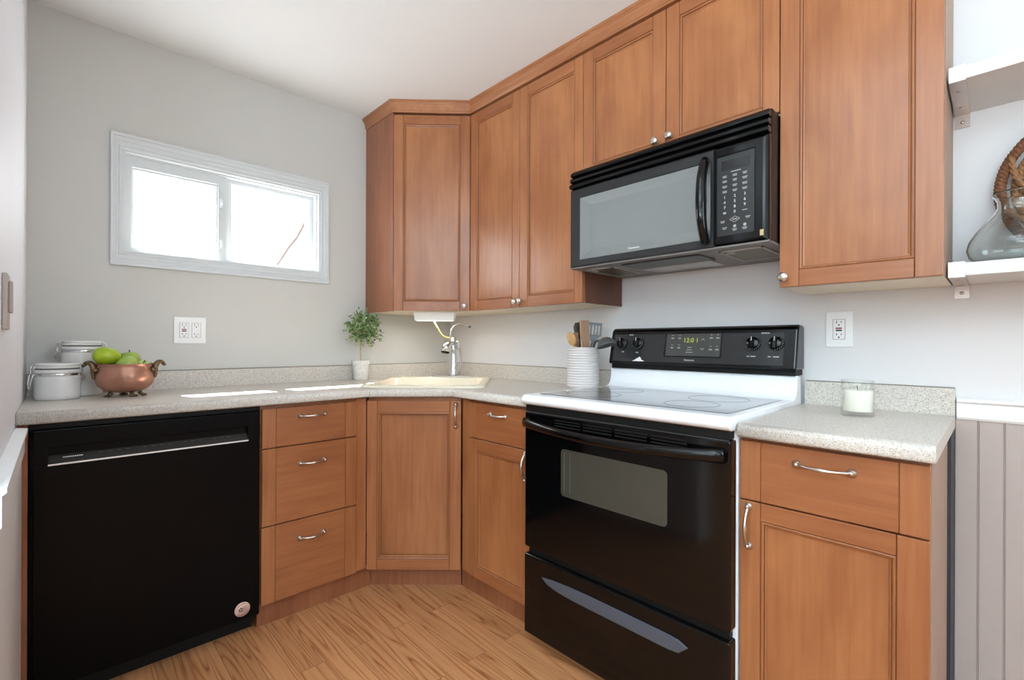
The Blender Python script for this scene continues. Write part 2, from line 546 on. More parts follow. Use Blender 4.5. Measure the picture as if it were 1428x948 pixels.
# chair rail and beadboard on the right wall
cr = MB().prism([(-0.001, 0.905), (-0.016, 0.905), (-0.020, 0.912), (-0.020, 0.952), (-0.026, 0.958), (-0.026, 0.966), (-0.001, 0.970)], 'y', -2.5125, -6.1)
struct(cr.build('trim_1', M_trim), 'white chair rail on the wall right of the worktop', 'trim')
bd = MB()
y = -2.5102
poly = [(0, y)]
yy = y
pts = [(-0.012, y)]
k = 0
edges = [-2.558 - 0.0525 * i for i in range(30)]
for e in edges:
    pts += [(-0.012, e + 0.0032), (-0.0095, e + 0.0020), (-0.0115, e + 0.0004), (-0.0095, e - 0.0012), (-0.012, e - 0.0024)]
ye = edges[-1] - 0.03
pts += [(-0.012, ye), (-0.0005, ye), (-0.0005, y)]
bd.prism(pts, 'z', 0.0, 0.905)
struct(bd.build('trim_2', M_bead), 'beadboard panelling below the chair rail', 'trim')
c3 = MB().prism([(XL + 0.0005, 0.796), (XL + 0.014, 0.796), (XL + 0.020, 0.806), (XL + 0.020, 0.858), (XL + 0.026, 0.864), (XL + 0.026, 0.872), (XL + 0.0005, 0.876)], 'y', -0.645, -1.42)
struct(c3.build('trim_3', M_trim), 'white chair rail on the left wall beside the dishwasher', 'trim')

struct(MB().box(XL + 0.0003, XL + 0.0135, -1.42, -0.648, 0.0, 0.795, bev=0.001).build('trim_4', M_trim), 'white wainscot panel below the chair rail on the left wall', 'trim')

# ------------------------------------------------------------------ window
win = thing('window_1', 'white vinyl slider window with two panes in the grey wall', 'window', loc=(-1.31, 0, WZ0))
del win['category']
win['kind'] = 'structure'; win['category'] = 'window'
cs = MB()
ox0, ox1, oz0, oz1 = -1.769, -0.8444, 1.4493, 2.011
def ring_frame(mb, o, i, prof):
    """mitred frame from outer rect o to inner rect i; prof = (t 0..1, y)"""
    L = []
    for t, yv in prof:
        r = [o[j] + (i[j] - o[j]) * t for j in range(4)]
        L.append([mb.bm.verts.new(p) for p in ((r[0], yv, r[2]), (r[1], yv, r[2]), (r[1], yv, r[3]), (r[0], yv, r[3]))])
    for a in range(len(L) - 1):
        for j in range(4):
            mb.bm.faces.new((L[a][j], L[a][(j + 1) % 4], L[a + 1][(j + 1) % 4], L[a + 1][j]))
    return mb
ring_frame(cs, (ox0, ox1, oz0, oz1), (WX0, WX1, WZ0, WZ1),
           [(0, 0), (0, -0.014), (0.03, -0.017), (0.20, -0.017), (0.24, -0.010), (0.50, -0.009), (0.54, -0.006), (0.80, -0.005), (0.86, -0.008), (0.98, -0.008), (1.0, -0.004), (1.0, 0.0)])
cs.build('casing', M_vinyl, win, recalc=False)
jb = MB()
ring_frame(jb, (WX0, WX1, WZ0, WZ1), (WX0 + 0.012, WX1 - 0.012, WZ0 + 0.010, WZ1 - 0.010),
           [(0, -0.002), (1, -0.002), (1, 0.022), (1.6, 0.022), (1.6, 0.085), (2.6, 0.085), (2.6, 0.150)])
jb.build('jamb', M_vinyl, win, recalc=False)
def sash(name, x0, x1, z0, z1, yf, wl, wr, wb, wt):
    s = MB()
    L = []
    rects = [(0, yf + 0.026), (0, yf), (0.82, yf), (0.86, yf + 0.006), (1.0, yf + 0.008), (1.0, yf + 0.026)]
    ring_frame(s, (x0, x1, z0, z1), (x0 + wl, x1 - wr, z0 + wb, z1 - wt), [(t, yv) for t, yv in rects])
    o = s.build(name, M_vinyl, win, recalc=False)
    MB().box(x0 + wl - 0.004, x1 - wr + 0.004, yf + 0.014, yf + 0.017, z0 + wb - 0.004, z1 - wt + 0.004).build('pane', M_pane, o)
    return o
M_pane = thin_glass('clear_window_glass')
s1 = sash('sash', -1.723, -1.335, 1.516, 1.936, 0.030, 0.033, 0.040, 0.022, 0.058)
s2 = sash('sash', -1.353, -0.898, 1.516, 1.936, 0.060, 0.050, 0.034, 0.020, 0.028)
for zz in (1.60, 1.80):
    l = MB()
    l.box(-1.362, -1.350, 0.021, 0.031, zz - 0.022, zz + 0.022, bev=0.003)
    l.tube([(-1.356, 0.022, zz - 0.012), (-1.358, 0.010, zz - 0.002), (-1.356, 0.014, zz + 0.016)], 0.0035, seg=8)
    l.build('latch', M_vinyl, win)
# bare branch outside
br = MB()
P = [(-0.30, 1.20, 2.60), (-0.553, 1.2, 2.017), (-0.596, 1.2, 1.931), (-0.643, 1.2, 1.869), (-0.69, 1.2, 1.785), (-0.736, 1.2, 1.708), (-0.79, 1.2, 1.60)]
br.tube([(0.62, 1.35, 0.0), (0.60, 1.35, 0.9), (0.50, 1.33, 1.8), (0.25, 1.27, 2.5), (-0.05, 1.22, 2.95)], [0.07, 0.06, 0.05, 0.035, 0.02], seg=10)
br.tube([(-0.05, 1.22, 2.95)] + P, [0.018, 0.014, 0.0105, 0.010, 0.0105, 0.009, 0.008, 0.006], seg=8)
tag(br.build('bare_tree', mat('bark', (66, 56, 54), 0.9, var=0.2)), 'bare drooping branch outside the right window pane', 'tree')

# ------------------------------------------------------------------ cabinet joinery
def pull(parent, cx, cz, vertical=False, L=0.104, y=-0.02):
    """bow pull with flared ends"""
    h = MB()
    n = 17
    pts, rad = [], []
    for i in range(n):
        t = i / (n - 1)
        u = (t - 0.5) * L
        out = 0.026 * (1 - abs(2 * t - 1) ** 2.6) + 0.003
        pts.append((cx, y - out, cz - u) if vertical else (cx + u, y - out, cz))
        a = abs(2 * t - 1)
        rad.append(0.0036 + 0.0022 * math.exp(-(a / 0.22) ** 2) + 0.0022 * a ** 6)
    h.tube(pts, rad, seg=10)
    for s in (-1, 1):
        p = (cx, y, cz + s * L / 2) if vertical else (cx + s * L / 2, y, cz)
        h.lathe([(0.0, 0.0), (0.0105, 0.0), (0.0105, -0.003), (0.0075, -0.006), (0.0045, -0.010), (0.0, -0.011)], p, 18, axis='y')
        h.ball((p[0], y - 0.010, p[2]), 0.006, seg=12)
    return h.build('handle', M_nickel, parent, local=True)

def knob(parent, cx, cz, y=-0.02):
    h = MB()
    h.lathe([(0.0, 0.0), (0.008, 0.0), (0.0075, -0.003), (0.0048, -0.007), (0.0048, -0.013), (0.011, -0.017), (0.0145, -0.022), (0.0140, -0.026), (0.009, -0.0295), (0.0, -0.0305)], (cx, y, cz), 22, axis='y')
    return h.build('knob', M_nickel, parent, local=True)

def door(parent, x0, x1, z0, z1, name='door', sl=0.050, sr=0.050, rt=0.050, rb=0.050, t=0.020):
    """framed door with an ogee bead and a flat panel; local cabinet coordinates"""
    d = MB()
    G = 0.0011
    b = 0.0014
    d.box(x0 + 0.002, x0 + sl + 0.006, -0.0165, -0.001, z0 + 0.002, z1 - 0.002, 2)
    d.box(x1 - sr - 0.006, x1 - 0.002, -0.0165, -0.001, z0 + 0.002, z1 - 0.002, 2)
    d.box(x0 + sl - 0.01, x1 - sr + 0.01, -0.0165, -0.001, z1 - rt - 0.002, z1 - 0.002, 2)
    d.box(x0 + sl - 0.01, x1 - sr + 0.01, -0.0165, -0.001, z0 + 0.002, z0 + rb + 0.002, 2)
    d.box(x0, x0 + sl, -t, 0.0, z0, z1, 0, b)
    d.box(x1 - sr, x1, -t, 0.0, z0, z1, 0, b)
    d.box(x0 + sl + G, x1 - sr - G, -t, -0.0005, z1 - rt, z1, 1, b)
    d.box(x0 + sl + G, x1 - sr - G, -t, -0.0005, z0, z0 + rb, 1, b)
    ix0, ix1, iz0, iz1 = x0 + sl, x1 - sr, z0 + rb, z1 - rt
    d.ring_steps(ix0, ix1, iz0, iz1, [(-0.001, -0.0150), (0.0012, -0.0150), (0.0022, -0.0178), (0.0045, -0.0186), (0.0070, -0.0176), (0.0085, -0.0150)], 0)
    d.ring_steps(ix0, ix1, iz0, iz1, [(0.0085, -0.0150), (0.0098, -0.0120)], 2)
    d.ring_steps(ix0, ix1, iz0, iz1, [(0.0098, -0.0120), (0.0135, -0.0112), (0.0150, -0.0090)], 0)
    o = d.build(name, [M_wood_v, M_wood_h, M_glaze], parent, local=True)
    MB().box(ix0 + 0.002, ix1 - 0.002, -0.0092, -0.0030, iz0 + 0.002, iz1 - 0.002).build('panel', M_panel, o, local=True)
    return o

def drawer(parent, x0, x1, z0, z1, s=0.051, t=0.020, handle=True, hl=0.104):
    d = MB()
    G = 0.0009
    b = 0.0014
    d.box(x0 + 0.002, x1 - 0.002, -0.0165, -0.001, z0 + 0.002, z1 - 0.002, 2)
    d.box(x0, x0 + s, -t, 0, z0, z1, 0, b)
    d.box(x1 - s, x1, -t, 0, z0, z1, 0, b)
    d.box(x0 + s + G, x1 - s - G, -t, -0.0005, z0, z1, 1, b)
    o = d.build('drawer', [M_wood_v, M_wood_h, M_glaze], parent, local=True)
    if handle: pull(o, (x0 + x1) / 2, z1 - 0.040 if (z1 - z0) < 0.2 else z1 - 0.075, L=hl, y=-t)
    return o

BF = 0.592   # carcass front plane of base units (doors end at .612)
ZB = 1.300   # underside of wall units
ZT = 2.376   # top of wall units
UF = 0.287   # carcass front plane of wall units

# --- drawer base on the window wall
Mx = frame((-1.356, -BF, 0), (1, 0))
ca = thing('base_cabinet', 'maple base cabinet with three stacked drawers right of the dishwasher', 'cabinet', M=Mx)
b = MB(); W = 0.432
b.box(0, W, 0.0, 0.57, 0.10, 0.876)
b.build('carcass', M_wood_v, ca, local=True)
MB().box(-0.003, 0.4795, 0.022, 0.036, 0.0, 0.099).build('toe_kick', M_side, ca, local=True)
drawer(ca, 0.003, 0.388, 0.7085, 0.8630, s=0.050, hl=0.098)
drawer(ca, 0.003, 0.388, 0.4035, 0.7045, s=0.050, hl=0.098)
drawer(ca, 0.001, 0.387, 0.0985, 0.3990, s=0.050, hl=0.098)
MB().box(0.3905, 0.4392, -0.010, 0.0, 0.10, 0.872).build('filler_stile', M_wood_v, ca, local=True)

# --- corner base (front across the corner)
A = Vector((-0.918, -BF - 0.012, 0)); B = Vector((-BF - 0.012, -0.908, 0))
xd = (B - A).normalized()
Mx = frame((A.x, A.y, 0), (xd.x, xd.y))
WL = (B - A).length
cc = thing('corner_base_cabinet', 'maple corner sink cabinet with one tall door set across the corner', 'cabinet', M=Mx)
b = MB()
b.box(0.006, WL - 0.006, 0.020, 0.036, 0.095, 0.876)
b.box(0.04, WL - 0.04, 0.037, 0.45, 0.095, 0.11)
b.build('carcass', M_wood_v, cc, local=True)
MB().box(0.008, WL - 0.008, 0.054, 0.068, 0.0, 0.094).build('toe_kick', M_side, cc, local=True)
d = door(cc, 0.004, WL - 0.006, 0.094, 0.862, sl=0.046, sr=0.050, rt=0.052, rb=0.047)
for o in [d] + list(d.children):
    o.location.y = 0.019
p = pull(d, WL - 0.030, 0.796, True, L=0.100)

# --- narrow base between corner and range
Mx = frame((-BF, -0.914, 0), (0, -1))
cb = thing('base_cabinet', 'narrow maple base cabinet with one drawer over a door left of the range', 'cabinet', M=Mx)
W = 0.4345
b = MB(); b.box(0, W, 0.0, 0.57, 0.10, 0.876); b.build('carcass', M_wood_v, cb, local=True)
MB().box(-0.0460, W, 0.022, 0.036, 0.0, 0.099).build('toe_kick', M_side, cb, local=True)
drawer(cb, 0.050, 0.4325, 0.7095, 0.8640, s=0.046, hl=0.094)
d = door(cb, 0.050, 0.4325, 0.0985, 0.7055, sl=0.048, sr=0.048, rt=0.050, rb=0.046)
pull(d, 0.407, 0.644, True)
MB().box(-0.0055, 0.048, -0.010, 0.0, 0.10, 0.872).build('filler_stile', M_wood_v, cb, local=True)

# --- base right of the range
Mx = frame((-BF, -2.1185, 0), (0, -1))
cd = thing('base_cabinet', 'maple base cabinet with a drawer and framed door right of the range', 'cabinet', M=Mx)
W = 0.3815
b = MB(); b.box(0, W - 0.002, 0.0, 0.57, 0.10, 0.876); b.build('carcass', M_wood_v, cd, local=True)
o = MB().box(W - 0.0015, W + 0.0005, 0.0, 0.430, 0.0, 0.876).build('end_panel', M_gside, cd, local=True); o['label'] = 'plain grey-brown end panel'
o = MB().box(W - 0.0015, W + 0.0082, 0.4305, 0.590, 0.0, 0.876).build('gap_shade_strip', mat('dark_blue_grey_strip', (46, 48, 55), 0.6), cd, local=True); o['label'] = 'dark strip standing in for the shaded gap at the back edge'  # dark colour put in for the shade of the gap by the wall
MB().box(0.0, W - 0.002, 0.022, 0.036, 0.0, 0.099).build('toe_kick', M_side, cd, local=True)
drawer(cd, 0.0, W - 0.001, 0.7135, 0.8680, s=0.050, hl=0.112)
d = door(cd, 0.0, W - 0.001, 0.0985, 0.7095, sl=0.050, sr=0.054, rt=0.046, rb=0.046)
pull(d, 0.022, 0.645, True)

# --- dark filler beside the dishwasher
tag(setorigin(MB().box(XL + 0.001, XL + 0.024, -0.60, -0.565, 0.0, 0.876, bev=0.001).build('filler_strip', M_side), (XL + 0.012, -0.58, 0)),
    'thin brown wooden strip between the left wall and dishwasher', 'panel')

# --- wall units
def wall_unit(label, y0, y1, z0, z1):
    Mx = frame((-UF, y0, 0), (0, -1))
    o = thing('wall_cabinet', label, 'cabinet', M=Mx)
    W = y0 - y1
    b = MB(); b.box(0.0005, W - 0.0005, 0, UF - 0.001, z0 + 0.006, z1); b.build('carcass', M_wood_v, o, local=True)
    MB().box(0.001, W - 0.001, 0.001, UF - 0.002, z0, z0 + 0.0055).build('bottom_panel', M_under, o, local=True)
    return o, W
# corner unit
cu = thing('corner_wall_cabinet', 'maple corner wall cabinet with one door across the corner above the plant', 'cabinet', loc=(-0.31, -0.30, ZB))
A = Vector((-0.620, -0.3069, 0)); B = Vector((-0.3069, -0.5905, 0)); xd = (B - A).normalized(); nin = Vector((-xd.y, xd.x, 0))
A2 = A + nin * 0.021; B2 = B + nin * 0.021
poly = [(-0.6185, -0.001), (-0.6185, A2.y), (A2.x, A2.y), (B2.x, B2.y), (B2.x, -0.5905), (-0.001, -0.5905), (-0.001, -0.001)]
poly = [(-0.600, -0.001), (-0.600, A2.y + 0.02), (A2.x, A2.y), (B2.x, B2.y), (-0.29, -0.590), (-0.001, -0.590), (-0.001, -0.001)]
MB().prism(poly, 'z', ZB + 0.006, ZT).build('carcass', M_wood_v, cu)
MB().prism(poly, 'z', ZB, ZB + 0.0055).build('bottom_panel', M_under, cu)
MB().prism([(-0.620, -0.001), (-0.620, -0.3069), (-0.617, -0.309), (-0.6005, -0.295), (-0.6005, -0.001)], 'z', ZB - 0.001, ZT).build('side_panel', M_side, cu)
Mx = frame((A.x, A.y, 0), (xd.x, xd.y)); WL = (B - A).length
dd = bpy.data.objects.new('dummy', None)
ROOTM['__d'] = Mx
class _P: pass
d = door(cu, 0.006, WL - 0.002, ZB + 0.001, 2.366, sl=0.052, sr=0.052, rt=0.050, rb=0.050)
kn = knob(d, WL - 0.030, 1.327)
T = ROOTM[cu.name].inverted() @ Mx @ Matrix.Translation((0, 0.020, 0))
for o in [d] + list(d.children): o.data.transform(T)
# tall double unit
o, W = wall_unit('tall maple double-door wall cabinet left of the microwave', -0.592, -1.356, ZB, ZT)
d1 = door(o, 0.001, 0.3775, ZB + 0.001, 2.366, sl=0.050, sr=0.048, rt=0.050, rb=0.050); knob(d1, 0.362, 1.327)
d2 = door(o, 0.3805, W - 0.001, ZB + 0.001, 2.366, sl=0.052, sr=0.044, rt=0.050, rb=0.050); knob(d2, 0.398, 1.329)
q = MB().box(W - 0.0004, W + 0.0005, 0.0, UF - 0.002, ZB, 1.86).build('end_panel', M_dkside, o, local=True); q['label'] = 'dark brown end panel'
# short unit above the microwave
o, W = wall_unit('short maple double-door wall cabinet directly above the microwave', -1.3570, -2.1205, 1.846, ZT)
d1 = door(o, 0.001, 0.380, 1.850, 2.366, sl=0.050, sr=0.052, rt=0.050, rb=0.030); knob(d1, 0.346, 1.881)
d2 = door(o, 0.383, W - 0.001, 1.850, 2.366, sl=0.050, sr=0.048, rt=0.050, rb=0.030); knob(d2, 0.402, 1.885)
# right unit
o, W = wall_unit('tall maple single-door wall cabinet right of the microwave', -2.1215, -2.5010, ZB, ZT)
d1 = door(o, 0.001, W - 0.001, ZB + 0.001, 2.366, sl=0.052, sr=0.056, rt=0.050, rb=0.050); knob(d1, 0.016, 1.330)
q = MB().box(W - 0.0004, W + 0.0005, 0.0, UF - 0.002, ZB, ZT).build('end_panel', M_gside, o, local=True); q['label'] = 'plain grey-brown end panel'

# crown moulding over the wall units
def sweep_path(mb, path, prof, k=0):
    """sweep prof (outward offset, z) along an open plan path with mitred corners; outward = right of travel"""
    P = [Vector((p[0], p[1])) for p in path]
    n = len(P)
    dirs = [(P[i + 1] - P[i]).normalized() for i in range(n - 1)]
    def nrm(d): return Vector((d.y, -d.x))
    L = []
    for i in range(n):
        if i == 0: m = nrm(dirs[0])
        elif i == n - 1: m = nrm(dirs[-1])
        else:
            a, c = nrm(dirs[i - 1]), nrm(dirs[i])
            m = (a + c) / (1 + a.dot(c))
        L.append([mb.bm.verts.new((P[i].x + m.x * o_, P[i].y + m.y * o_, z)) for o_, z in prof])
    for i in range(n - 1):
        for j in range(len(prof) - 1):
            f = mb.bm.faces.new((L[i][j], L[i][j + 1], L[i + 1][j + 1], L[i + 1][j])); f.material_index = k
    return L
cm = MB()
path = [(-0.620, -0.001), (-0.620, -0.3069), (-0.3069, -0.5905), (-0.3069, -2.501), (-0.001, -2.501)]
prof = [(-0.018, 2.378), (0.002, 2.378), (0.003, 2.384), (0.007, 2.388), (0.008, 2.396), (0.010, 2.408), (0.015, 2.417), (0.019, 2.420), (0.020, 2.424), (0.024, 2.426), (0.024, 2.4385), (-0.018, 2.4385), (-0.018, 2.378)]
L_ = sweep_path(cm, path, prof)
for ring in (L_[0], L_[-1]): cm.bm.faces.new(ring[:-1])
M_crown = wood('maple_crown', (148, 91, 56), (173, 115, 76), 'y')
tag(setorigin(cm.build('crown_moulding', M_crown), (-0.3, -0.6, 2.378)), 'maple crown moulding running along the tops of all wall cabinets', 'moulding')

# ------------------------------------------------------------------ worktops
def nose(mb, path, back, holes=None, zt=ZC, th=0.034):
    prof = [(-0.030, zt), (-0.012, zt)]
    for i in range(1, 7):
        a = i / 6 * PI / 2
        prof.append((-0.012 + 0.012 * math.sin(a), zt - 0.012 + 0.012 * math.cos(a)))
    prof += [(0.0, zt - th + 0.006), (-0.003, zt - th), (-0.030, zt - th)]
    L = sweep_path(mb, path, prof)
    for f in mb.bm.faces: f.smooth = True
    for j, z in ((0, zt), (len(prof) - 1, zt - th)):
        loop = [r[j] for r in L] + [mb.bm.verts.new((p[0], p[1], z)) for p in back]
        es = []
        for i in range(len(loop)):
            a, c = loop[i], loop[(i + 1) % len(loop)]
            e = mb.bm.edges.get((a, c)) or mb.bm.edges.new((a, c)); es.append(e)
        if holes:
            hv = [mb.bm.verts.new((p[0], p[1], z)) for p in holes]
            for i in range(len(hv)): es.append(mb.bm.edges.new((hv[i], hv[(i + 1) % len(hv)])))
        bmesh.ops.triangle_fill(mb.bm, edges=es, use_beauty=True, use_dissolve=False)
    # end caps
    for r, bk in ((L[0], back[-1]), (L[-1], back[0])):
        vs = [v for v in r]
        mb.bm.faces.new(vs + [mb.bm.verts.new((bk[0], bk[1], zt - th)), mb.bm.verts.new((bk[0], bk[1], zt))])
    return mb

def pc(lat, dep, z):
    """a point in the sink's own frame (axis through the corner)"""
    f = Vector((0.6947, 0.7193, 0)); r = Vector((0.7193, -0.6947, 0))
    p = Vector((-1.92421, -2.59731, 0)) + f * dep + r * lat
    return (p.x, p.y, z)
def rrect(l0, l1, d0, d1, r, z, n=6):
    out = []
    for cx, cy, a0 in ((l1 - r, d1 - r, 0), (l0 + r, d1 - r, PI / 2), (l0 + r, d0 + r, PI), (l1 - r, d0 + r, 3 * PI / 2)):
        for i in range(n + 1):
            a = a0 + PI / 2 * i / n
            out.append(pc(cx + r * math.cos(a), cy + r * math.sin(a), z))
    return out
SC = -0.421
hole = rrect(SC - 0.268, SC + 0.268, 2.225, 2.79, 0.04, 0)
ct = thing('countertop', 'speckled beige laminate corner worktop under the window and around the sink', 'worktop', loc=(-0.32, -0.32, 0.88))
mb = MB()
nose(mb, [(XL + 0.001, -CD), (-0.9197, -CD), (-CD, -0.8829), (-CD, -1.3500)], [(-0.0015, -1.3500), (-0.0015, -0.0015), (XL + 0.001, -0.0015)], hole)
mb.build('top', M_lam, ct)
def splash(mb, path, h=0.0802, t=0.020):
    prof = [(-t, ZC + 0.0002), (0.0, ZC + 0.0002), (0.0, ZC + h - 0.004), (-0.0012, ZC + h - 0.0012), (-0.004, ZC + h), (-t, ZC + h), (-t, ZC + 0.0002)]
    L = sweep_path(mb, path, prof)
    for r in (L[0], L[-1]): mb.bm.faces.new(r[:-1])
    return mb
splash(MB(), [(XL + 0.0015, -0.021), (-0.021, -0.021), (-0.021, -1.3490)]).build('backsplash', M_lam, ct)
M_seam = mat('joint_caulk', (128, 116, 104), 0.7)
# thin joint lines at the two mitres
for p0, p1 in (((-0.9197, -CD), (-0.80, -0.45)), ((-CD, -0.8829), (-0.47, -0.76))):
    v = Vector((p1[0] - p0[0], p1[1] - p0[1], 0)).normalized(); s = Vector((v.y, -v.x, 0)) * 0.0008
    p = Vector((p0[0], p0[1], 0)) - v * 0.0006
    vv = [p + s, p - s]
    jm = MB(); jm.quad([(vv[0].x, vv[0].y, ZC - 0.008), (vv[1].x, vv[1].y, ZC - 0.008), (vv[1].x, vv[1].y, ZC - 0.033), (vv[0].x, vv[0].y, ZC - 0.033)])
    jm.build('joint_line', M_seam, ct)
# caulk line at the top of the splash
cl = MB(); cl.box(XL + 0.002, -0.03, -0.0030, -0.0008, ZC + 0.0803, ZC + 0.0835); cl.box(-0.0030, -0.0008, -0.006, -1.348, ZC + 0.0803, ZC + 0.0830)
cl.build('caulk_line', M_seam, ct)

c2 = thing('countertop', 'small speckled beige laminate worktop right of the range under the candle', 'worktop', loc=(-0.32, -2.31, 0.88))
mb = MB(); nose(mb, [(-CD, -2.1200), (-CD, -2.5094)], [(-0.0015, -2.5094), (-0.0015, -2.1200)]); mb.build('top', M_lam, c2)
splash(MB(), [(-0.021, -2.1210), (-0.021, -2.5090)]).build('backsplash', M_lam, c2)
cl = MB(); cl.box(-0.0030, -0.0008, -2.122, -2.508, ZC + 0.0803, ZC + 0.0830); cl.build('caulk_line', M_seam, c2)

# ------------------------------------------------------------------ sink
sk = thing('corner_sink', 'cream drop-in sink set across the worktop corner', 'sink', loc=pc(SC, 2.5, ZC))
mb = MB()
loops = [rrect(SC - 0.298, SC + 0.298, 2.190, 2.820, 0.045, ZC + 0.0006), rrect(SC - 0.296, SC + 0.296, 2.192, 2.818, 0.044, ZC + 0.007),
         rrect(SC - 0.288, SC + 0.288, 2.200, 2.810, 0.040, ZC + 0.011), rrect(SC - 0.262, SC + 0.262, 2.232, 2.690, 0.05, ZC + 0.011),
         rrect(SC - 0.256, SC + 0.256, 2.238, 2.684, 0.05, ZC + 0.006), rrect(SC - 0.245, SC + 0.245, 2.250, 2.672, 0.06, ZC - 0.10),
         rrect(SC - 0.22, SC + 0.22, 2.275, 2.650, 0.06, ZC - 0.15), rrect(SC - 0.03, SC + 0.03, 2.43, 2.49, 0.0299, ZC - 0.156)]
V = [[mb.bm.verts.new(p) for p in l] for l in loops]
for i in range(len(V) - 1):
    n = len(V[i])
    for j in range(n):
        f = mb.bm.faces.new((V[i][j], V[i][(j + 1) % n], V[i + 1][(j + 1) % n], V[i + 1][j])); f.smooth = True
mb.bm.faces.new(V[-1])
mb.build('basin', M_sink, sk)
p = pc(SC, 2.46, ZC - 0.156)
MB().lathe([(0.0, 0.003), (0.030, 0.003), (0.040, 0.0025), (0.042, 0.0008)], p, 24).build('drain', M_chrome, sk)

# ------------------------------------------------------------------ faucet
fx, fy, fz = pc(-0.343, 2.748, ZC + 0.0115)
fa = thing('faucet', 'chrome kitchen faucet on a long deck plate at the back of the sink', 'faucet', loc=(fx, fy, fz))
R_ = Vector((0.7193, -0.6947, 0)); F_ = Vector((0.6947, 0.7193, 0))
def fp(l, d, z): v = Vector((fx, fy, fz)) + R_ * l + F_ * d; return (v.x, v.y, fz + z)
mb = MB()
pl_ = []
for s, a0 in ((1, -PI / 2), (-1, PI / 2)):
    for i in range(9):
        a = a0 + PI * i / 8
        pl_.append(fp(s * 0.098 + 0.026 * math.cos(a), 0.026 * math.sin(a), 0)[:2])
mb.prism(pl_, 'z', fz, fz + 0.010, bev=0.003)
mb.build('deck_plate', M_chrome, fa)
mb = MB()
mb.lathe([(0.026, 0.0), (0.0265, 0.010), (0.0245, 0.016), (0.0240, 0.04), (0.0215, 0.08), (0.0190, 0.12), (0.0175, 0.150), (0.0185, 0.152), (0.0185, 0.156), (0.0175, 0.158), (0.0185, 0.205), (0.016, 0.218), (0.008, 0.224), (0, 0.225)], (fx, fy, fz + 0.0102), 28)
mb.build('body', M_chrome, fa)
mb = MB()
mb.tube([fp(0.002, 0.004, 0.196), fp(-0.010, -0.020, 0.198), fp(-0.024, -0.048, 0.192), fp(-0.033, -0.062, 0.176), fp(-0.037, -0.068, 0.150)], [0.015, 0.018, 0.022, 0.0245, 0.0250], seg=22)
o = mb.build('spout_head', M_chrome, fa)
mb = MB()
mb.tube([fp(-0.0371, -0.0681, 0.1498), fp(-0.038, -0.0695, 0.143)], [0.0240, 0.0225], seg=22)
mb.build('spray_face', M_blackm, o)
mb = MB()
mb.tube([fp(0.014, 0.0, 0.200), fp(0.026, 0.004, 0.212), fp(0.030, 0.006, 0.19), fp(0.026, 0.004, 0.16)], [0.007, 0.0085, 0.008, 0.006], seg=12)
mb.build('lever', M_chrome, fa)
mb = MB()
mb.tube([fp(0.022, 0.022, 0.185), fp(0.036, 0.03, 0.165), fp(0.042, 0.03, 0.11), fp(0.040, 0.028, 0.05), fp(0.030, 0.020, 0.012)], 0.0055, seg=10)
mb.build('hose', M_steel, fa)
mb = MB()
pts = []
raw = [(-0.018, 0.018, 0.215), (-0.020, 0.02, 0.250), (-0.016, 0.02, 0.275), (0.0, 0.02, 0.300), (0.028, 0.02, 0.312), (0.058, 0.02, 0.308), (0.092, 0.02, 0.297)]
from mathutils import geometry as _g
def smooth_pts(raw, n=6):
    P = [Vector(r) for r in raw]
    out = []
    for i in range(len(P) - 1):
        a = P[max(i - 1, 0)]; b_ = P[i]; c = P[i + 1]; d_ = P[min(i + 2, len(P) - 1)]
        for j in range(n):
            t = j / n
            out.append(0.5 * ((2 * b_) + (c - a) * t + (2 * a - 5 * b_ + 4 * c - d_) * t * t + (3 * b_ - a - 3 * c + d_) * t ** 3))
    out.append(P[-1])
    return out
mb.tube([fp(*q) for q in smooth_pts(raw)], 0.0042, seg=10)
mb.build('slim_spout', M_steel, fa)
mb = MB(); mb.tube([fp(0.088, 0.02, 0.2985), fp(0.100, 0.02, 0.2935)], 0.0062, seg=12); mb.build('spout_tip', M_dkgrey, fa)

# under-cabinet light with its cord
lb = thing('under_cabinet_light', 'white slim light box under the corner wall cabinet with yellowish cord', 'light', loc=pc(-0.445, 2.66, 1.25))
mb = MB()
def lbp(l, d, z): return pc(l, d, z)
vs = [lbp(-0.555, 2.635, 1.2985), lbp(-0.322, 2.635, 1.2985), lbp(-0.322, 2.715, 1.2985), lbp(-0.555, 2.715, 1.2985),
      lbp(-0.548, 2.643, 1.252), lbp(-0.329, 2.643, 1.252), lbp(-0.329, 2.712, 1.252), lbp(-0.548, 2.712, 1.252)]
bv = [mb.bm.verts.new(v) for v in vs]
for q_ in ((0, 1, 2, 3), (7, 6, 5, 4), (0, 4, 5, 1), (1, 5, 6, 2), (2, 6, 7, 3), (3, 7, 4, 0)): mb.bm.faces.new([bv[i] for i in q_])
mb.build('housing', M_plate, lb, bevel=0.002)
mb = MB(); c_ = [pc(-0.540, 2.648, 0), pc(-0.337, 2.648, 0), pc(-0.337, 2.700, 0), pc(-0.540, 2.700, 0)]
mb.prism([q_[:2] for q_ in c_], 'z', 1.2495, 1.2518)
mb.build('lens', emit('warm_lens', (255, 236, 205), 1.5), lb)
lamp = light('under_cabinet_lamp', 'AREA', 1.0, (1.0, 0.90, 0.77), pc(-0.44, 2.675, 1.2485), (0, 0, -1), 0.20, 0.05)
lamp.rotation_euler = (0, 0, math.radians(-44))
mb = MB()
mb.tube(smooth_pts([pc(-0.449, 2.68, 1.253), pc(-0.430, 2.70, 1.215), pc(-0.410, 2.74, 1.175), pc(-0.385, 2.775, 1.158), pc(-0.362, 2.79, 1.157), pc(-0.357, 2.79, 1.15)]), 0.0042, seg=8)
mb.build('cord', mat('yellow_cord', (222, 206, 138), 0.5), lb)

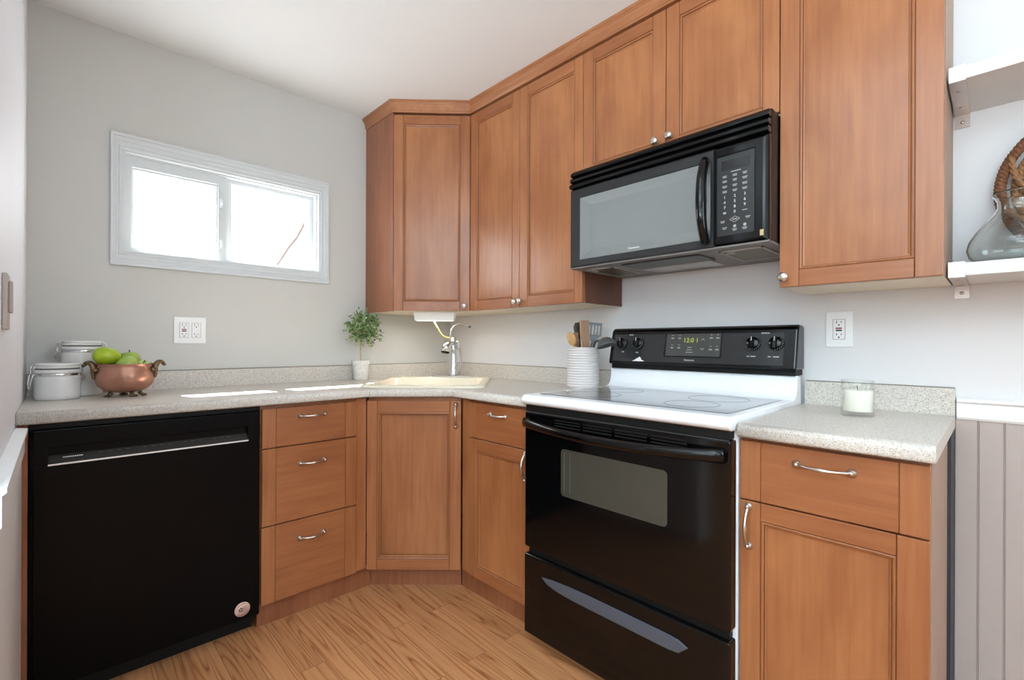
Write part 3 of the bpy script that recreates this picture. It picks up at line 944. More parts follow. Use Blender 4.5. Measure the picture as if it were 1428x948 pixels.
# ------------------------------------------------------------------ dishwasher
DX0, DX1 = -1.985, -1.360
dw = thing('dishwasher', 'black built-in dishwasher with a metallic pocket handle strip under the worktop', 'dishwasher', loc=(-1.67, -0.3, 0))
MB().box(DX0, DX1, -0.585, -0.03, 0.08, 0.874).build('body', M_blackm, dw)
MB().box(DX0 + 0.01, DX1 - 0.01, -0.545, -0.53, 0.0, 0.079).build('toe_panel', M_blackm, dw)
px0, px1, pz0, pz1 = -1.946, -1.402, 0.750, 0.802
dr = MB()
bx0, bx1, bz0, bz1 = DX0 + 0.006, DX1 - 0.002, 0.072, 0.857
y0 = -0.612
dr.box(bx0, bx1, y0, -0.5855, bz0, pz0 - 0.0005, bev=0.003, seg=2)
dr.box(bx0, bx1, y0, -0.5855, pz1, bz1, bev=0.003, seg=2)
dr.box(bx0, px0, y0, -0.5855, pz0 - 0.003, pz1 + 0.003, bev=0.0)
dr.box(px1, bx1, y0, -0.5855, pz0 - 0.003, pz1 + 0.003, bev=0.0)
dr.box(px0, px1, -0.590, -0.5855, pz0, pz1)
ddr = dr.build('door', M_blacks, dw)
hs = MB()
hs.prism([(-0.6135, 0.7495), (-0.6150, 0.7540), (-0.6120, 0.7560), (-0.5905, 0.776), (-0.5905, 0.7495)], 'x', px0 + 0.001, px1 - 0.001)
hs.build('control_strip', mat('dark_control_strip', (70, 66, 64), 0.30, metal=0.5), ddr)
hb = MB(); hb.box(px0, px1, -0.6165, -0.6137, 0.7480, 0.7535, bev=0.001)
o = hb.build('handle_trim', mat('bright_trim', (232, 230, 228), 0.35, metal=0.4), ddr); o['label'] = 'bright metal lip of the pocket handle'
MB().box(DX0, DX1, -0.602, -0.586, 0.861, 0.8745).build('top_trim', M_blackm, dw)
# small maker's lettering and control marks (too small to read)
lg = MB()
for i in range(9):
    x = -1.913 + i * 0.0052
    yv = -0.6017
    lg.box(x, x + 0.0040, yv - 0.0008, yv, 0.7668, 0.7702)
lg.build('maker_mark', M_ink, ddr)
M_gink = mat('grey_ink', (120, 118, 116), 0.5)
for i in range(17):
    if i in (4, 9, 13): continue
    x = -1.83 + i * 0.0225
    MB().box(x, x + 0.010, -0.5985, -0.5975, 0.7700, 0.7712).build('control_mark', M_gink, ddr)
# round badge sticker
bx, bz = -1.4205, 0.1135
M_badge = mat('badge_cream', (222, 186, 172), 0.4)
M_badgeD = mat('badge_dark', (34, 26, 30), 0.4)
M_badgeR = mat('badge_red', (166, 96, 88), 0.4)
bg = MB(); bg.lathe([(0.0, 0.0), (0.0265, 0.0), (0.0265, -0.0008), (0.0, -0.0008)], (bx, y0 - 0.0001, bz), 36, axis='y')
bgo = bg.build('badge', M_badge, dw); bgo['label'] = 'round cream badge with a dark star and stripes'
b2 = MB()
ro = 0.0235
for i in range(40):
    a = 2 * PI * i / 40; a2 = 2 * PI * (i + 0.55) / 40
    r1, r2 = (0.0185, 0.0228)
    if 0.15 < (i / 40) < 0.40 or 0.6 < (i / 40) < 0.92:
        b2.quad([(bx + r1 * math.cos(a), y0 - 0.0012, bz + r1 * math.sin(a)), (bx + r2 * math.cos(a), y0 - 0.0012, bz + r2 * math.sin(a)),
                 (bx + r2 * math.cos(a2), y0 - 0.0012, bz + r2 * math.sin(a2)), (bx + r1 * math.cos(a2), y0 - 0.0012, bz + r1 * math.sin(a2))], 1)
star = []
for i in range(10):
    a = PI / 2 + i * PI / 5; r = 0.0105 if i % 2 == 0 else 0.0052
    star.append((bx - 0.005 + r * math.cos(a), bz - 0.001 + r * math.sin(a)))
b2.prism(star, 'y', y0 - 0.0016, y0 - 0.0009, 0)
b2.lathe([(0.0, -0.0018), (0.0034, -0.0018), (0.0034, -0.001)], (bx - 0.005, y0, bz - 0.001), 12, axis='y', k=2)
for dz, xx0, xx1 in ((0.007, 0.000, 0.015), (0.0005, 0.006, 0.016), (-0.006, 0.003, 0.014)):
    b2.tube([(bx + xx0, y0 - 0.0011, bz + dz), (bx + (xx0 + xx1) / 2, y0 - 0.0011, bz + dz + 0.0016), (bx + xx1, y0 - 0.0011, bz + dz + 0.0006)], 0.0014, seg=6, flat=0.4, k=0)
b2.build('badge_emblem', [M_badgeD, M_badgeR, M_badge], bgo)

# ------------------------------------------------------------------ range
RY0, RY1 = -1.3525, -2.1145
rg = thing('range', 'black and white electric range with a glass cooktop between the base cabinets', 'range', loc=(-0.33, -1.734, 0))
MB().box(-0.615, -0.03, RY1, RY0, 0.03, 0.893).build('body', M_white, rg)
for yy_ in (RY0 - 0.06, RY1 + 0.06):
    for xx_ in (-0.56, -0.10):
        MB().lathe([(0.018, 0.0), (0.018, 0.006), (0.010, 0.010), (0.010, 0.0295)], (xx_, yy_, 0), 14).build('leg', M_blackm, rg)
MB().box(-0.652, -0.616, RY1 + 0.010, RY0 - 0.006, 0.870, 0.892).build('front_rail', M_blackm, rg)
# cooktop: rolled white rim, cove up into the splash
prof = [(-0.655, 0.894), (-0.668, 0.900), (-0.674, 0.910), (-0.672, 0.921), (-0.664, 0.929), (-0.652, 0.932), (-0.600, 0.932), (-0.160, 0.932),
        (-0.128, 0.933), (-0.110, 0.938), (-0.098, 0.948), (-0.092, 0.962), (-0.088, 0.985), (-0.086, 1.014), (-0.045, 1.014), (-0.035, 0.894)]
mb = MB(); mb.prism(prof, 'y', RY0 + 0.0, RY1 - 0.0, bev=0.004, seg=3)
for f in mb.bm.faces: f.smooth = True
ck = mb.build('cooktop', M_white, rg)
md = ck.modifiers.new('wn', 'WEIGHTED_NORMAL')
gl = MB(); gl.box(-0.606, -0.150, RY1 + 0.030, RY0 - 0.034, 0.9322, 0.9336, bev=0.0006)
M_ctop = mat('smoky_ceramic_glass', (48, 50, 56), 0.07, spec=0.6, var=0.08, scale=400, coat=0.35, coat_rough=0.04)
go = gl.build('glass_top', M_ctop, ck); go['label'] = 'smoky grey ceramic glass hob'
M_burn = mat('burner_print', (60, 62, 68), 0.12)
for cx, cy, r in ((-0.475, -1.54, 0.10), (-0.475, -1.92, 0.085), (-0.27, -1.545, 0.075), (-0.27, -1.92, 0.10)):
    MB().lathe([(r, 0.0), (r, 0.0003), (r - 0.0025, 0.0003), (r - 0.0025, 0.0)], (cx, cy, 0.9336), 48, close=False).build('burner_ring', M_burn, ck)
# backguard
cp = MB()
prof = [(-0.104, 1.034), (-0.108, 1.040), (-0.080, 1.176), (-0.074, 1.186), (-0.062, 1.193), (-0.030, 1.193), (-0.012, 1.188), (-0.008, 1.178), (-0.008, 1.034)]
cp.prism(prof, 'y', RY0 - 0.002, RY1 - 0.002, bev=0.009, seg=3)
bgd = cp.build('backguard', M_black, rg, smooth_angle=30)
MB().box(-0.092, -0.010, RY1 + 0.004, RY0 - 0.010, 1.0142, 1.0337).build('backguard_base', M_blackm, rg)
tilt = math.atan2(0.028, 0.136)
def bgp(y_, z_, off=0.0005):
    x = -0.108 + (z_ - 1.040) * (0.028 / 0.136)
    return (x - off, y_, z_ + off * 0.2)
# face panel (slightly lighter, matte)
def bgbox(name, y0_, y1_, z0_, z1_, d0, d1, m, par, bev=0.0015):
    mb = MB()
    h = z1_ - z0_
    mb.box(-h * 0 + y1_, y0_, 0, 1, 0, 1)
    mb.bm.free()
    mb = MB()
    Mt = face_mx(bgp((y0_ + y1_) / 2, (z0_ + z1_) / 2, 0), 'x', tilt)
    wv = abs(y0_ - y1_)
    mb.box(-wv / 2, wv / 2, -h / 2, h / 2, d0, d1, bev=bev)
    mb.bm.transform(Mt)
    return mb.build(name, m, par)
fpnl = bgbox('face_panel', RY0 - 0.022, RY1 + 0.040, 1.046, 1.168, -0.001, 0.0012, M_charc, bgd)
ctl = bgbox('control_panel', -1.630, -1.858, 1.072, 1.166, 0.0012, 0.0045, mat('olive_grey_panel', (66, 67, 64), 0.3), bgd)
rm = MB()
Mt = face_mx(bgp(-1.744, 1.119, 0), 'x', tilt)
for (a0, a1, c0, c1) in ((-0.1165, -0.1145, -0.049, 0.049), (0.1145, 0.1165, -0.049, 0.049), (-0.1165, 0.1165, 0.047, 0.049), (-0.1165, 0.1165, -0.049, -0.047)):
    rm.box(a0, a1, c0, c1, 0.001, 0.0060)
rm.bm.transform(Mt); rm.build('control_border', M_black, bgd)
mgreen = emit('clock_glow', (178, 190, 70), 0.9)
text_mesh('clock_display', '12:0 1', 0.026, face_mx(bgp(-1.738, 1.137, 0.0050), 'x', tilt), mgreen, bgd)
text_mesh('nameplate', 'Kenmore', 0.0105, face_mx(bgp(-1.736, 1.0585, 0.0018), 'x', tilt), M_ink, bgd, spacing=1.05, extrude=0.0003)
M_ink2 = mat('grey_print', (165, 165, 160), 0.5)
def mark(l, z, w_, h_=0.0022):
    lm = MB(); lm.box(l - w_ / 2, l + w_ / 2, z - h_ / 2, z + h_ / 2, 0.0046, 0.0049)
    lm.bm.transform(Mt); lm.build('control_mark', M_ink2, bgd)
for l in (-0.085, -0.055):
    for z in (0.028, -0.012):
        mark(l, z, 0.011, 0.005); mark(l, z + 0.012, 0.010, 0.0016)
for z, w_ in ((-0.010, 0.018), (-0.020, 0.022), (-0.030, 0.030)): mark(-0.010, z, w_, 0.0026)
for l in (0.075, 0.100):
    for z in (0.028, -0.018):
        mark(l, z, 0.013, 0.005); mark(l, z + 0.013, 0.006, 0.003)
for s, z in ((1, 0.022), (-1, -0.016)):
    lm = MB()
    for q_ in (-1, 1):
        mb_ = [(0.042, z + s * 0.004), (0.042 + q_ * 0.007, z - s * 0.004)]
        lm.tube([(mb_[0][0], mb_[0][1], 0.0047), (mb_[1][0], mb_[1][1], 0.0047)], 0.0011, seg=6)
    lm.bm.transform(Mt); lm.build('arrow_mark', M_ink2, bgd)
# knobs
def rknob(y_, z_):
    mb = MB()
    mb.lathe([(0.0, 0.016), (0.020, 0.016), (0.023, 0.013), (0.0255, 0.004), (0.0265, 0.0)], (0, 0, 0), 28)
    mb.box(-0.0065, 0.0065, -0.022, 0.022, 0.012, 0.026, bev=0.002)
    Mk = face_mx(bgp(y_, z_, 0), 'x', tilt) @ Matrix.Translation((0, 0, 0.0014))
    mb.bm.transform(Mk)
    o = mb.build('burner_knob', M_black, bgd)
    tk = MB()
    for i in range(20):
        a = 2 * PI * i / 20
        c, s = math.cos(a), math.sin(a)
        tk.quad([((0.0236) * c - 0.0007 * s, 0.0236 * s + 0.0007 * c, 0.0125), (0.0253 * c - 0.0007 * s, 0.0253 * s + 0.0007 * c, 0.0075),
                 (0.0253 * c + 0.0007 * s, 0.0253 * s - 0.0007 * c, 0.0075), (0.0236 * c + 0.0007 * s, 0.0236 * s - 0.0007 * c, 0.0125)])
    tk.box(-0.0010, 0.0010, 0.006, 0.021, 0.0260, 0.0263)
    tk.bm.transform(Mk @ Matrix.Translation((0, 0, 0.0004))); tk.build('dial_marks', M_ink, o, recalc=False)
for y_ in (-1.418, -1.500, -1.974, -2.050): rknob(y_, 1.126)
for y_, z_, w_ in ((-1.460, 1.163, 0.020), (-2.012, 1.164, 0.028), (-1.958, 1.079, 0.009), (-1.975, 1.079, 0.018), (-2.030, 1.079, 0.010), (-2.052, 1.079, 0.020), (-1.425, 1.088, 0.012), (-1.497, 1.086, 0.014)):
    t_ = MB(); t_.box(-w_ / 2, w_ / 2, -0.002, 0.002, 0.0013, 0.0017); t_.bm.transform(face_mx(bgp(y_, z_, 0), 'x', tilt))
    t_.build('knob_label', M_ink2, bgd)
# worn white patch on the panel's lower edge
wp = MB(); wp.prism([(0.030, -0.010), (0.014, -0.003), (0.010, 0.006), (0.002, 0.010), (-0.004, 0.004), (-0.010, 0.002), (-0.016, -0.003), (-0.031, -0.010)], 'z', 0.0013, 0.0018)
wp.bm.transform(face_mx(bgp(-1.508, 1.058, 0), 'x', tilt)); wp.build('worn_patch', M_plate, bgd)

# oven door
DYL, DYR = RY0 - 0.004, RY1 + 0.003
od = MB()
DX = -0.657
wy0, wy1, wz0, wz1 = -1.535, -1.934, 0.592, 0.756
od.box(DX, -0.6155, DYR, DYL, 0.3625, 0.868, bev=0.006, seg=3)
odo = od.build('oven_door', M_black, rg)
# vent band with slots
vb = MB()
for z in (0.852, 0.842, 0.832):
    for i in range(4):
        ya = -1.505 - i * 0.125
        vb.box(DX - 0.0012, DX + 0.001, ya, ya - 0.112, z - 0.0022, z + 0.0022, 0)
vb.build('vent_slots', M_blackm, odo)
vt = MB(); vt.box(DX - 0.0025, DX + 0.002, DYR + 0.004, DYL - 0.004, 0.8665, 0.8695, bev=0.0008); vt.build('top_edge', M_dkgrey, odo)
def rr2(y0_, y1_, z0_, z1_, r, n=6):
    out = []
    for cy, cz, a0 in ((y0_ - r, z1_ - r, 0), (y1_ + r, z1_ - r, PI / 2), (y1_ + r, z0_ + r, PI), (y0_ - r, z0_ + r, 3 * PI / 2)):
        for i in range(n + 1):
            a = a0 + PI / 2 * i / n; out.append((cy + r * math.cos(a), cz + r * math.sin(a)))
    return out
M_ovw = mat('oven_window_glass', (66, 64, 56), 0.16, spec=0.6, var=0.06, scale=8, coat=0.3)
ow = MB(); ow.prism(rr2(wy0, wy1, wz0, wz1, 0.014), 'x', DX - 0.0012, DX + 0.002, 0)
owo = ow.build('oven_window', M_ovw, odo)
ln = MB()
for (a, ww) in ((wy0 - 0.014, 0.0022), (wy0 - 0.040, 0.0016)):
    ln.box(DX - 0.0017, DX - 0.0012, a - ww, a, wz0 + 0.014, wz1 - 0.012)
ln.build('window_print', mat('window_line', (92, 91, 86), 0.3), owo)
# bowed handle
hd = MB()
pts, rad = [], []
n = 29
for i in range(n):
    t = i / (n - 1); a = abs(2 * t - 1)
    y_ = (DYL - 0.006) + ((DYR + 0.016) - (DYL - 0.006)) * t
    out = 0.052 * (1 - a ** 2.4) + 0.004
    z_ = 0.828 - 0.010 * (1 - a ** 2)
    pts.append((DX - out, y_, z_)); rad.append(0.0105 + 0.003 * a ** 4)
hd.tube(pts, rad, seg=14, flat=1.45)
hd.build('handle', M_black, odo)
# warming drawer
wd = MB()
wd.box(DX - 0.001, -0.6155, DYR, DYL, 0.040, 0.337, bev=0.006, seg=3)
wdo = wd.build('storage_drawer', M_black, rg)
MB().box(-0.640, -0.6155, RY1 + 0.012, RY0 - 0.014, 0.3375, 0.3620).build('gap_strip', M_blackm, rg)
sl = MB()
# recessed lens-shaped finger pull
n = 20
top, bot = [], []
ya, yb = -1.449, -2.000
for i in range(n + 1):
    t = i / n; y_ = ya + (yb - ya) * t
    a = abs(2 * t - 1); p1, p2 = (3, 5) if t < 0.5 else (14, 16)
    top.append((y_, 0.276 + 0.014 * (1 - a ** p1))); bot.append((y_, 0.268 - 0.022 * (1 - a ** p2)))
sl.prism(top + bot[::-1][1:-1], 'x', DX - 0.0065, DX - 0.0008, 0, bev=0.003, seg=2)
o = sl.build('finger_pull', mat('grey_gloss_pull', (74, 79, 90), 0.3, spec=0.5), wdo); o['label'] = 'long grey lens-shaped finger pull'
MB().box(-0.60, -0.58, RY1 + 0.01, RY0 - 0.01, 0.031, 0.0395).build('kick_edge', M_blackm, rg)

# ------------------------------------------------------------------ microwave
MY0, MY1, MZ0, MZ1, MF = -1.3585, -2.1195, 1.434, 1.838, -0.400
mw = thing('microwave', 'black over-the-range microwave hung under the short wall cabinet', 'microwave', loc=(-0.2, -1.739, MZ0))
MB().box(-0.372, -0.004, MY1, MY0, MZ0 + 0.006, MZ1).build('body', M_blacks, mw)
# vent grille of three rounded louvres
vg = MB()
for i in range(3):
    z0_ = 1.762 + i * 0.0245
    vg.prism([(-0.374, z0_), (MF + 0.004 + 0.004 * i, z0_), (MF - 0.002 + 0.004 * i, z0_ + 0.004), (MF - 0.003 + 0.004 * i, z0_ + 0.012), (MF + 0.003 + 0.004 * i, z0_ + 0.0195), (-0.374, z0_ + 0.0215)], 'y', MY0 - 0.001, MY1 + 0.001, bev=0.0015)
vg.box(-0.382, -0.3725, MY1 + 0.004, MY0 - 0.004, 1.760, 1.836)
vg.build('vent_grille', M_black, mw)
SEAM = -1.958
# door: frame with bevelled glass
dm = MB()
gy0, gy1, gz0, gz1 = -1.412, -1.945, 1.466, 1.716
def yframe(mb, o, i, prof, k=0):
    L = []
    for t, xv in prof:
        r = [o[j] + (i[j] - o[j]) * t for j in range(4)]
        L.append([mb.bm.verts.new(p) for p in ((xv, r[0], r[2]), (xv, r[1], r[2]), (xv, r[1], r[3]), (xv, r[0], r[3]))])
    for a in range(len(L) - 1):
        for j in range(4):
            f = mb.bm.faces.new((L[a][j], L[a][(j + 1) % 4], L[a + 1][(j + 1) % 4], L[a + 1][j])); f.material_index = k
    return L
yframe(dm, (MY0 - 0.0005, SEAM + 0.001, MZ0 + 0.002, 1.758), (gy0, gy1, gz0, gz1), [(0, -0.3725), (0, MF + 0.010), (0.10, MF + 0.003), (0.22, MF), (0.96, MF), (1.0, MF + 0.004)])
dmo = dm.build('door', M_charc, mw)
M_mwglass = mat('mirror_dark_glass', (150, 156, 156), 0.06, metal=0.55, spec=0.7, var=0.01)
gm = MB()
L_ = yframe(gm, (gy0, gy1, gz0, gz1), (gy0 - 0.046, gy1 + 0.046, gz0 + 0.034, gz1 - 0.034), [(0, MF + 0.0035), (1.0, MF + 0.0095)])
gm.bm.faces.new(L_[-1])
gmo = gm.build('door_glass', M_mwglass, dmo); gmo['label'] = 'silvery reflective glass with a bevelled border'
text_mesh('nameplate', 'Kenmore', 0.0125, face_mx((MF + 0.0035, -1.660, 1.479), 'x', 0), M_ink, dmo, extrude=0.0004)
hm = MB()
pts, rad = [], []
for i in range(21):
    t = i / 20; a = abs(2 * t - 1)
    pts.append((MF - 0.006 - 0.034 * (1 - a ** 3), -1.932, 1.458 + 0.262 * t)); rad.append(0.0175 + 0.003 * (1 - a))
hm.tube(pts, rad, seg=14, flat=0.8, up=(0, 1, 0))
hm.build('handle', M_black, dmo)
# control side
cpn = MB()
yframe(cpn, (SEAM - 0.001, MY1 + 0.0005, MZ0 + 0.002, 1.758), (-1.966, -2.079, 1.468, 1.722), [(0, -0.3725), (0, MF + 0.014), (0.08, MF + 0.006), (0.22, MF + 0.0015), (0.40, MF), (0.92, MF), (1.0, MF + 0.003)])
cpo = cpn.build('control_surround', M_black, mw)
MB().box(MF + 0.003, MF + 0.006, -2.079, -1.966, 1.468, 1.722).build('keypad', M_charc, cpo)
MB().box(MF + 0.0022, MF + 0.0031, -2.066, -1.980, 1.676, 1.706).build('display', mat('dark_display', (24, 25, 27), 0.15), cpo)
kx = MF + 0.0022
digits = ['1', '2', '3', '4', '5', '6', '7', '8', '9']
ys = (-1.990, -2.021, -2.051)
for i, s in enumerate(digits):
    text_mesh('key_digit', s, 0.0125, face_mx((kx, ys[i % 3], 1.590 - (i // 3) * 0.0165), 'x'), M_ink, cpo)
text_mesh('key_digit', '0', 0.0125, face_mx((kx, ys[1], 1.5405), 'x'), M_ink, cpo)
km = MB()
rnd = random.Random(3)
def kmark(y_, z_, w_, h_=0.002):
    km.box(kx - 0.0003, kx + 0.0002, y_ - w_ / 2, y_ + w_ / 2, z_ - h_ / 2, z_ + h_ / 2)
for r_, z in enumerate((1.656, 1.641, 1.624, 1.608)):
    for c_ in range(3):
        kmark(ys[c_], z + 0.0018, 0.012 + 0.004 * rnd.random()); kmark(ys[c_], z - 0.0022, 0.010 + 0.004 * rnd.random())
kmark(-2.024, 1.668, 0.030, 0.0022)
kmark(ys[0], 1.5405, 0.009, 0.006); kmark(ys[2], 1.5405, 0.015)
for y_, z in ((ys[0] + 0.006, 1.513), (-2.060, 1.517), (ys[0], 1.492), (ys[1], 1.484), (ys[2], 1.484)):
    kmark(y_, z + 0.002, 0.015); kmark(y_, z - 0.002, 0.011)
for c_ in (1, 2): km.lathe([(0.0, -0.0003), (0.005, -0.0003), (0.005, 0.0002)], (kx, ys[c_], 1.495), 14, axis='x')
dia = [(-2.021 + 0.0155, 1.517), (-2.021, 1.526), (-2.021 - 0.0155, 1.517), (-2.021, 1.508)]
for i in range(4):
    a, c = dia[i], dia[(i + 1) % 4]
    km.tube([(kx, a[0], a[1]), (kx, c[0], c[1])], 0.0009, seg=6)
kmark(-2.021, 1.517, 0.014, 0.003)
km.build('keypad_marks', M_ink2, cpo)
gs = MB(); gs.box(MF - 0.0008, MF + 0.0002, -2.106, -2.096, 1.452, 1.470); gs.build('rating_sticker', mat('gold_sticker', (206, 176, 128), 0.3, metal=0.6), cpo)
# underside with two filters and a lamp lens
us = MB(); us.box(-0.392, -0.006, MY1 + 0.001, MY0 - 0.001, MZ0 - 0.002, MZ0 + 0.0055, bev=0.001)
uso = us.build('underside', M_mid, mw); uso['label'] = 'grey underside with two mesh filters and a lamp'
M_filt = perforated('filter_mesh', (104, 94, 78), (26, 24, 22), 150)
M_ff = mat('pale_filter_frame', (168, 164, 158), 0.4)
for (a, c) in ((-1.945, -2.085), (-1.395, -1.53)):
    fr_ = MB()
    for bx_ in ((-0.335, -0.327, a, c), (-0.118, -0.110, a, c), (-0.335, -0.110, a, a - 0.008), (-0.335, -0.110, c, c + 0.008)):
        fr_.box(bx_[0], bx_[1], bx_[2], bx_[3], MZ0 - 0.006, MZ0 - 0.002)
    fo = fr_.build('filter_frame', M_ff, uso)
    MB().box(-0.3265, -0.1185, a - 0.0085, c + 0.0085, MZ0 - 0.0040, MZ0 - 0.0021).build('filter_mesh', M_filt, fo)
    MB().tube([(-0.305 + 0.014 * math.cos(t_ * PI / 8), (a + c) / 2 + 0.04 + 0.014 * math.sin(t_ * PI / 8), MZ0 - 0.007) for t_ in range(16)], 0.002, seg=6, closed=True).build('filter_ring', M_steel, fo)
lr = MB()
lr.box(-0.350, -0.215, -1.885, -1.575, MZ0 - 0.007, MZ0 - 0.002, bev=0.002)
lr.build('lamp_panel', M_dkgrey, uso)
lr = MB(); lr.box(-0.205, -0.085, -1.865, -1.590, MZ0 - 0.006, MZ0 - 0.002, bev=0.002); lr.build('lamp_lens', mat('lamp_lens', (176, 172, 170), 0.25), uso)

# ------------------------------------------------------------------ outlets and switch
def outlet(label, M, gangs, gfci):
    t = thing('outlet', label, 'outlet', M=M)
    w_ = 0.078 if gangs == 1 else 0.125
    MB().box(-w_ / 2, w_ / 2, -0.006, -0.0003, -0.061, 0.061, bev=0.0025, seg=2).build('plate', M_plate, t, local=True)
    for g_ in range(gangs):
        cx = 0 if gangs == 1 else (-0.0235 + 0.047 * g_)
        rim = MB(); rim.box(cx - 0.0180, cx + 0.0180, -0.0064, -0.0058, -0.0348, 0.0348); rim.build('receptacle_edge', M_tan, t, local=True)
        fo = MB().box(cx - 0.0165, cx + 0.0165, -0.0085, -0.0062, -0.0333, 0.0333, bev=0.001).build('receptacle', M_plate, t, local=True)
        s = MB()
        for zc in (0.021, -0.021):
            s.box(cx - 0.0078, cx - 0.0056, -0.0088, -0.0083, zc + 0.000, zc + 0.008)
            s.box(cx + 0.0056, cx + 0.0078, -0.0088, -0.0083, zc + 0.001, zc + 0.007)
            s.lathe([(0.0, 0.0), (0.0026, 0.0), (0.0026, 0.0005)], (cx, -0.0088, zc - 0.006), 10, axis='y')
        s.build('slots', M_slot, fo, local=True)
        if gfci[g_]:
            r_ = MB(); r_.box(cx - 0.009, cx + 0.009, -0.0095, -0.0083, 0.0012, 0.0062, bev=0.0005); r_.build('test_button', M_red, fo, local=True)
            r_ = MB(); r_.box(cx - 0.009, cx + 0.009, -0.0095, -0.0083, -0.0062, -0.0012, bev=0.0005); r_.build('reset_button', M_slot, fo, local=True)
    return t
outlet('white two-gang outlet plate on the grey wall below the window', frame((-1.4865, 0, 1.1785), (1, 0)), 2, (True, False))
outlet('white single outlet plate on the wall above the candle', frame((0, -2.219, 1.1755), (0, -1)), 1, (True,))
sw = thing('light_switch', 'greige light switch plate on the left wall, seen edge-on', 'switch', loc=(XL, -1.06, 1.21))
MB().box(XL + 0.0003, XL + 0.0085, -1.105, -1.025, 1.149, 1.272, bev=0.002, seg=2).build('plate', M_tan, sw)
MB().box(XL + 0.0086, XL + 0.0150, -1.078, -1.050, 1.186, 1.257, bev=0.002).build('rocker', M_tan, sw)

# ------------------------------------------------------------------ canisters
def canister(label, cx, cy, r, h, ang):
    t = thing('canister', label, 'canister', loc=(cx, cy, ZC), group='white clamp canisters on the worktop')
    zb = h - 0.046
    MB().lathe([(0.0, 0.0005), (r * 0.93, 0.0005), (r * 0.975, 0.004), (r, 0.014), (r, zb - 0.006), (r * 0.985, zb), (r * 0.93, zb + 0.001), (0, zb + 0.001)], (cx, cy, ZC), 48).build('jar', M_cer, t)
    MB().lathe([(r * 0.955, zb + 0.001), (r * 0.965, zb + 0.0035), (r * 0.965, zb + 0.0085), (r * 0.955, zb + 0.0105)], (cx, cy, ZC), 48).build('wire_band', M_chrome, t)
    MB().lathe([(0, zb + 0.0106), (r * 0.97, zb + 0.0106), (r * 0.985, zb + 0.013), (r * 0.985, zb + 0.021), (r * 0.95, zb + 0.0235), (0, zb + 0.0235)], (cx, cy, ZC), 48).build('neck_ring', M_cer, t)
    MB().lathe([(0.0, zb + 0.0236), (r * 0.92, zb + 0.0236), (r * 0.93, zb + 0.026), (r * 0.93, zb + 0.0285), (0.0, zb + 0.0285)], (cx, cy, ZC), 48).build('rubber_seal', M_mid, t)
    MB().lathe([(0.0, zb + 0.0286), (r * 0.955, zb + 0.0286), (r * 0.965, zb + 0.032), (r * 0.955, zb + 0.0335), (r * 0.93, zb + 0.035), (r * 0.955, zb + 0.037), (r * 0.965, zb + 0.0435), (r * 0.93, h), (0, h)], (cx, cy, ZC), 48).build('lid', M_cer, t)
    for s, nm in ((ang, 'clamp'), (ang + PI, 'hinge_wire')):
        u = Vector((math.cos(s), math.sin(s), 0)); v = Vector((-u.y, u.x, 0))
        def q(a, b_, z): p = Vector((cx, cy, 0)) + u * (r + a) + v * b_; return (p.x, p.y, ZC + z)
        m_ = MB()
        for b_ in (-0.009, 0.009):
            m_.tube(smooth_pts([q(-0.002, b_, zb + 0.040), q(0.008, b_, zb + 0.036), q(0.010, b_, zb + 0.020), q(0.008, b_, zb + 0.006), q(0.000, b_, zb + 0.004)], 4), 0.0016, seg=8)
        m_.tube([q(0.009, -0.011, zb + 0.006), q(0.009, 0.011, zb + 0.006)], 0.0028, seg=8)
        if nm == 'clamp':
            m_.tube(smooth_pts([q(0.009, -0.009, zb + 0.006), q(0.017, -0.007, zb - 0.010), q(0.014, 0, zb - 0.022), q(0.017, 0.007, zb - 0.010), q(0.009, 0.009, zb + 0.006)], 4), 0.0018, seg=8)
        else:
            m_.tube(smooth_pts([q(0.012, -0.009, zb + 0.010), q(0.019, -0.007, zb - 0.020), q(0.019, 0, zb - 0.045), q(0.019, 0.007, zb - 0.020), q(0.012, 0.009, zb + 0.010)], 4), 0.0016, seg=8)
        m_.build(nm, M_chrome, t)
canister('small white clamp-lid canister beside the left wall in front of the taller canister', -1.9255, -0.213, 0.0635, 0.131, math.radians(30))
canister('taller white clamp-lid canister standing behind the copper fruit bowl', -1.8560, -0.098, 0.062, 0.213, math.radians(172))

# ------------------------------------------------------------------ fruit bowl
BX, BY = -1.737, -0.250
bw = thing('fruit_bowl', 'round copper bowl with brass handles and feet, holding green fruit', 'bowl', loc=(BX, BY, ZC))
M_cop = mat('aged_copper', (172, 124, 104), 0.33, metal=0.6, var=0.16, scale=26)
M_brs = mat('aged_brass', (116, 96, 70), 0.42, metal=0.8, var=0.25, scale=60)
R = 0.0915
prof = [(0.0, 0.016), (0.040, 0.017), (0.066, 0.026), (0.083, 0.043), (0.0905, 0.064), (0.0915, 0.080), (0.089, 0.096), (0.085, 0.110), (0.0842, 0.124), (0.0860, 0.126), (0.0835, 0.1265),
        (0.0815, 0.123), (0.0825, 0.110), (0.086, 0.094), (0.0885, 0.079), (0.087, 0.064), (0.080, 0.046), (0.064, 0.030), (0.038, 0.021), (0, 0.020)]
MB().lathe(prof, (BX, BY, ZC), 56, close=False).build('bowl_body', M_cop, bw)
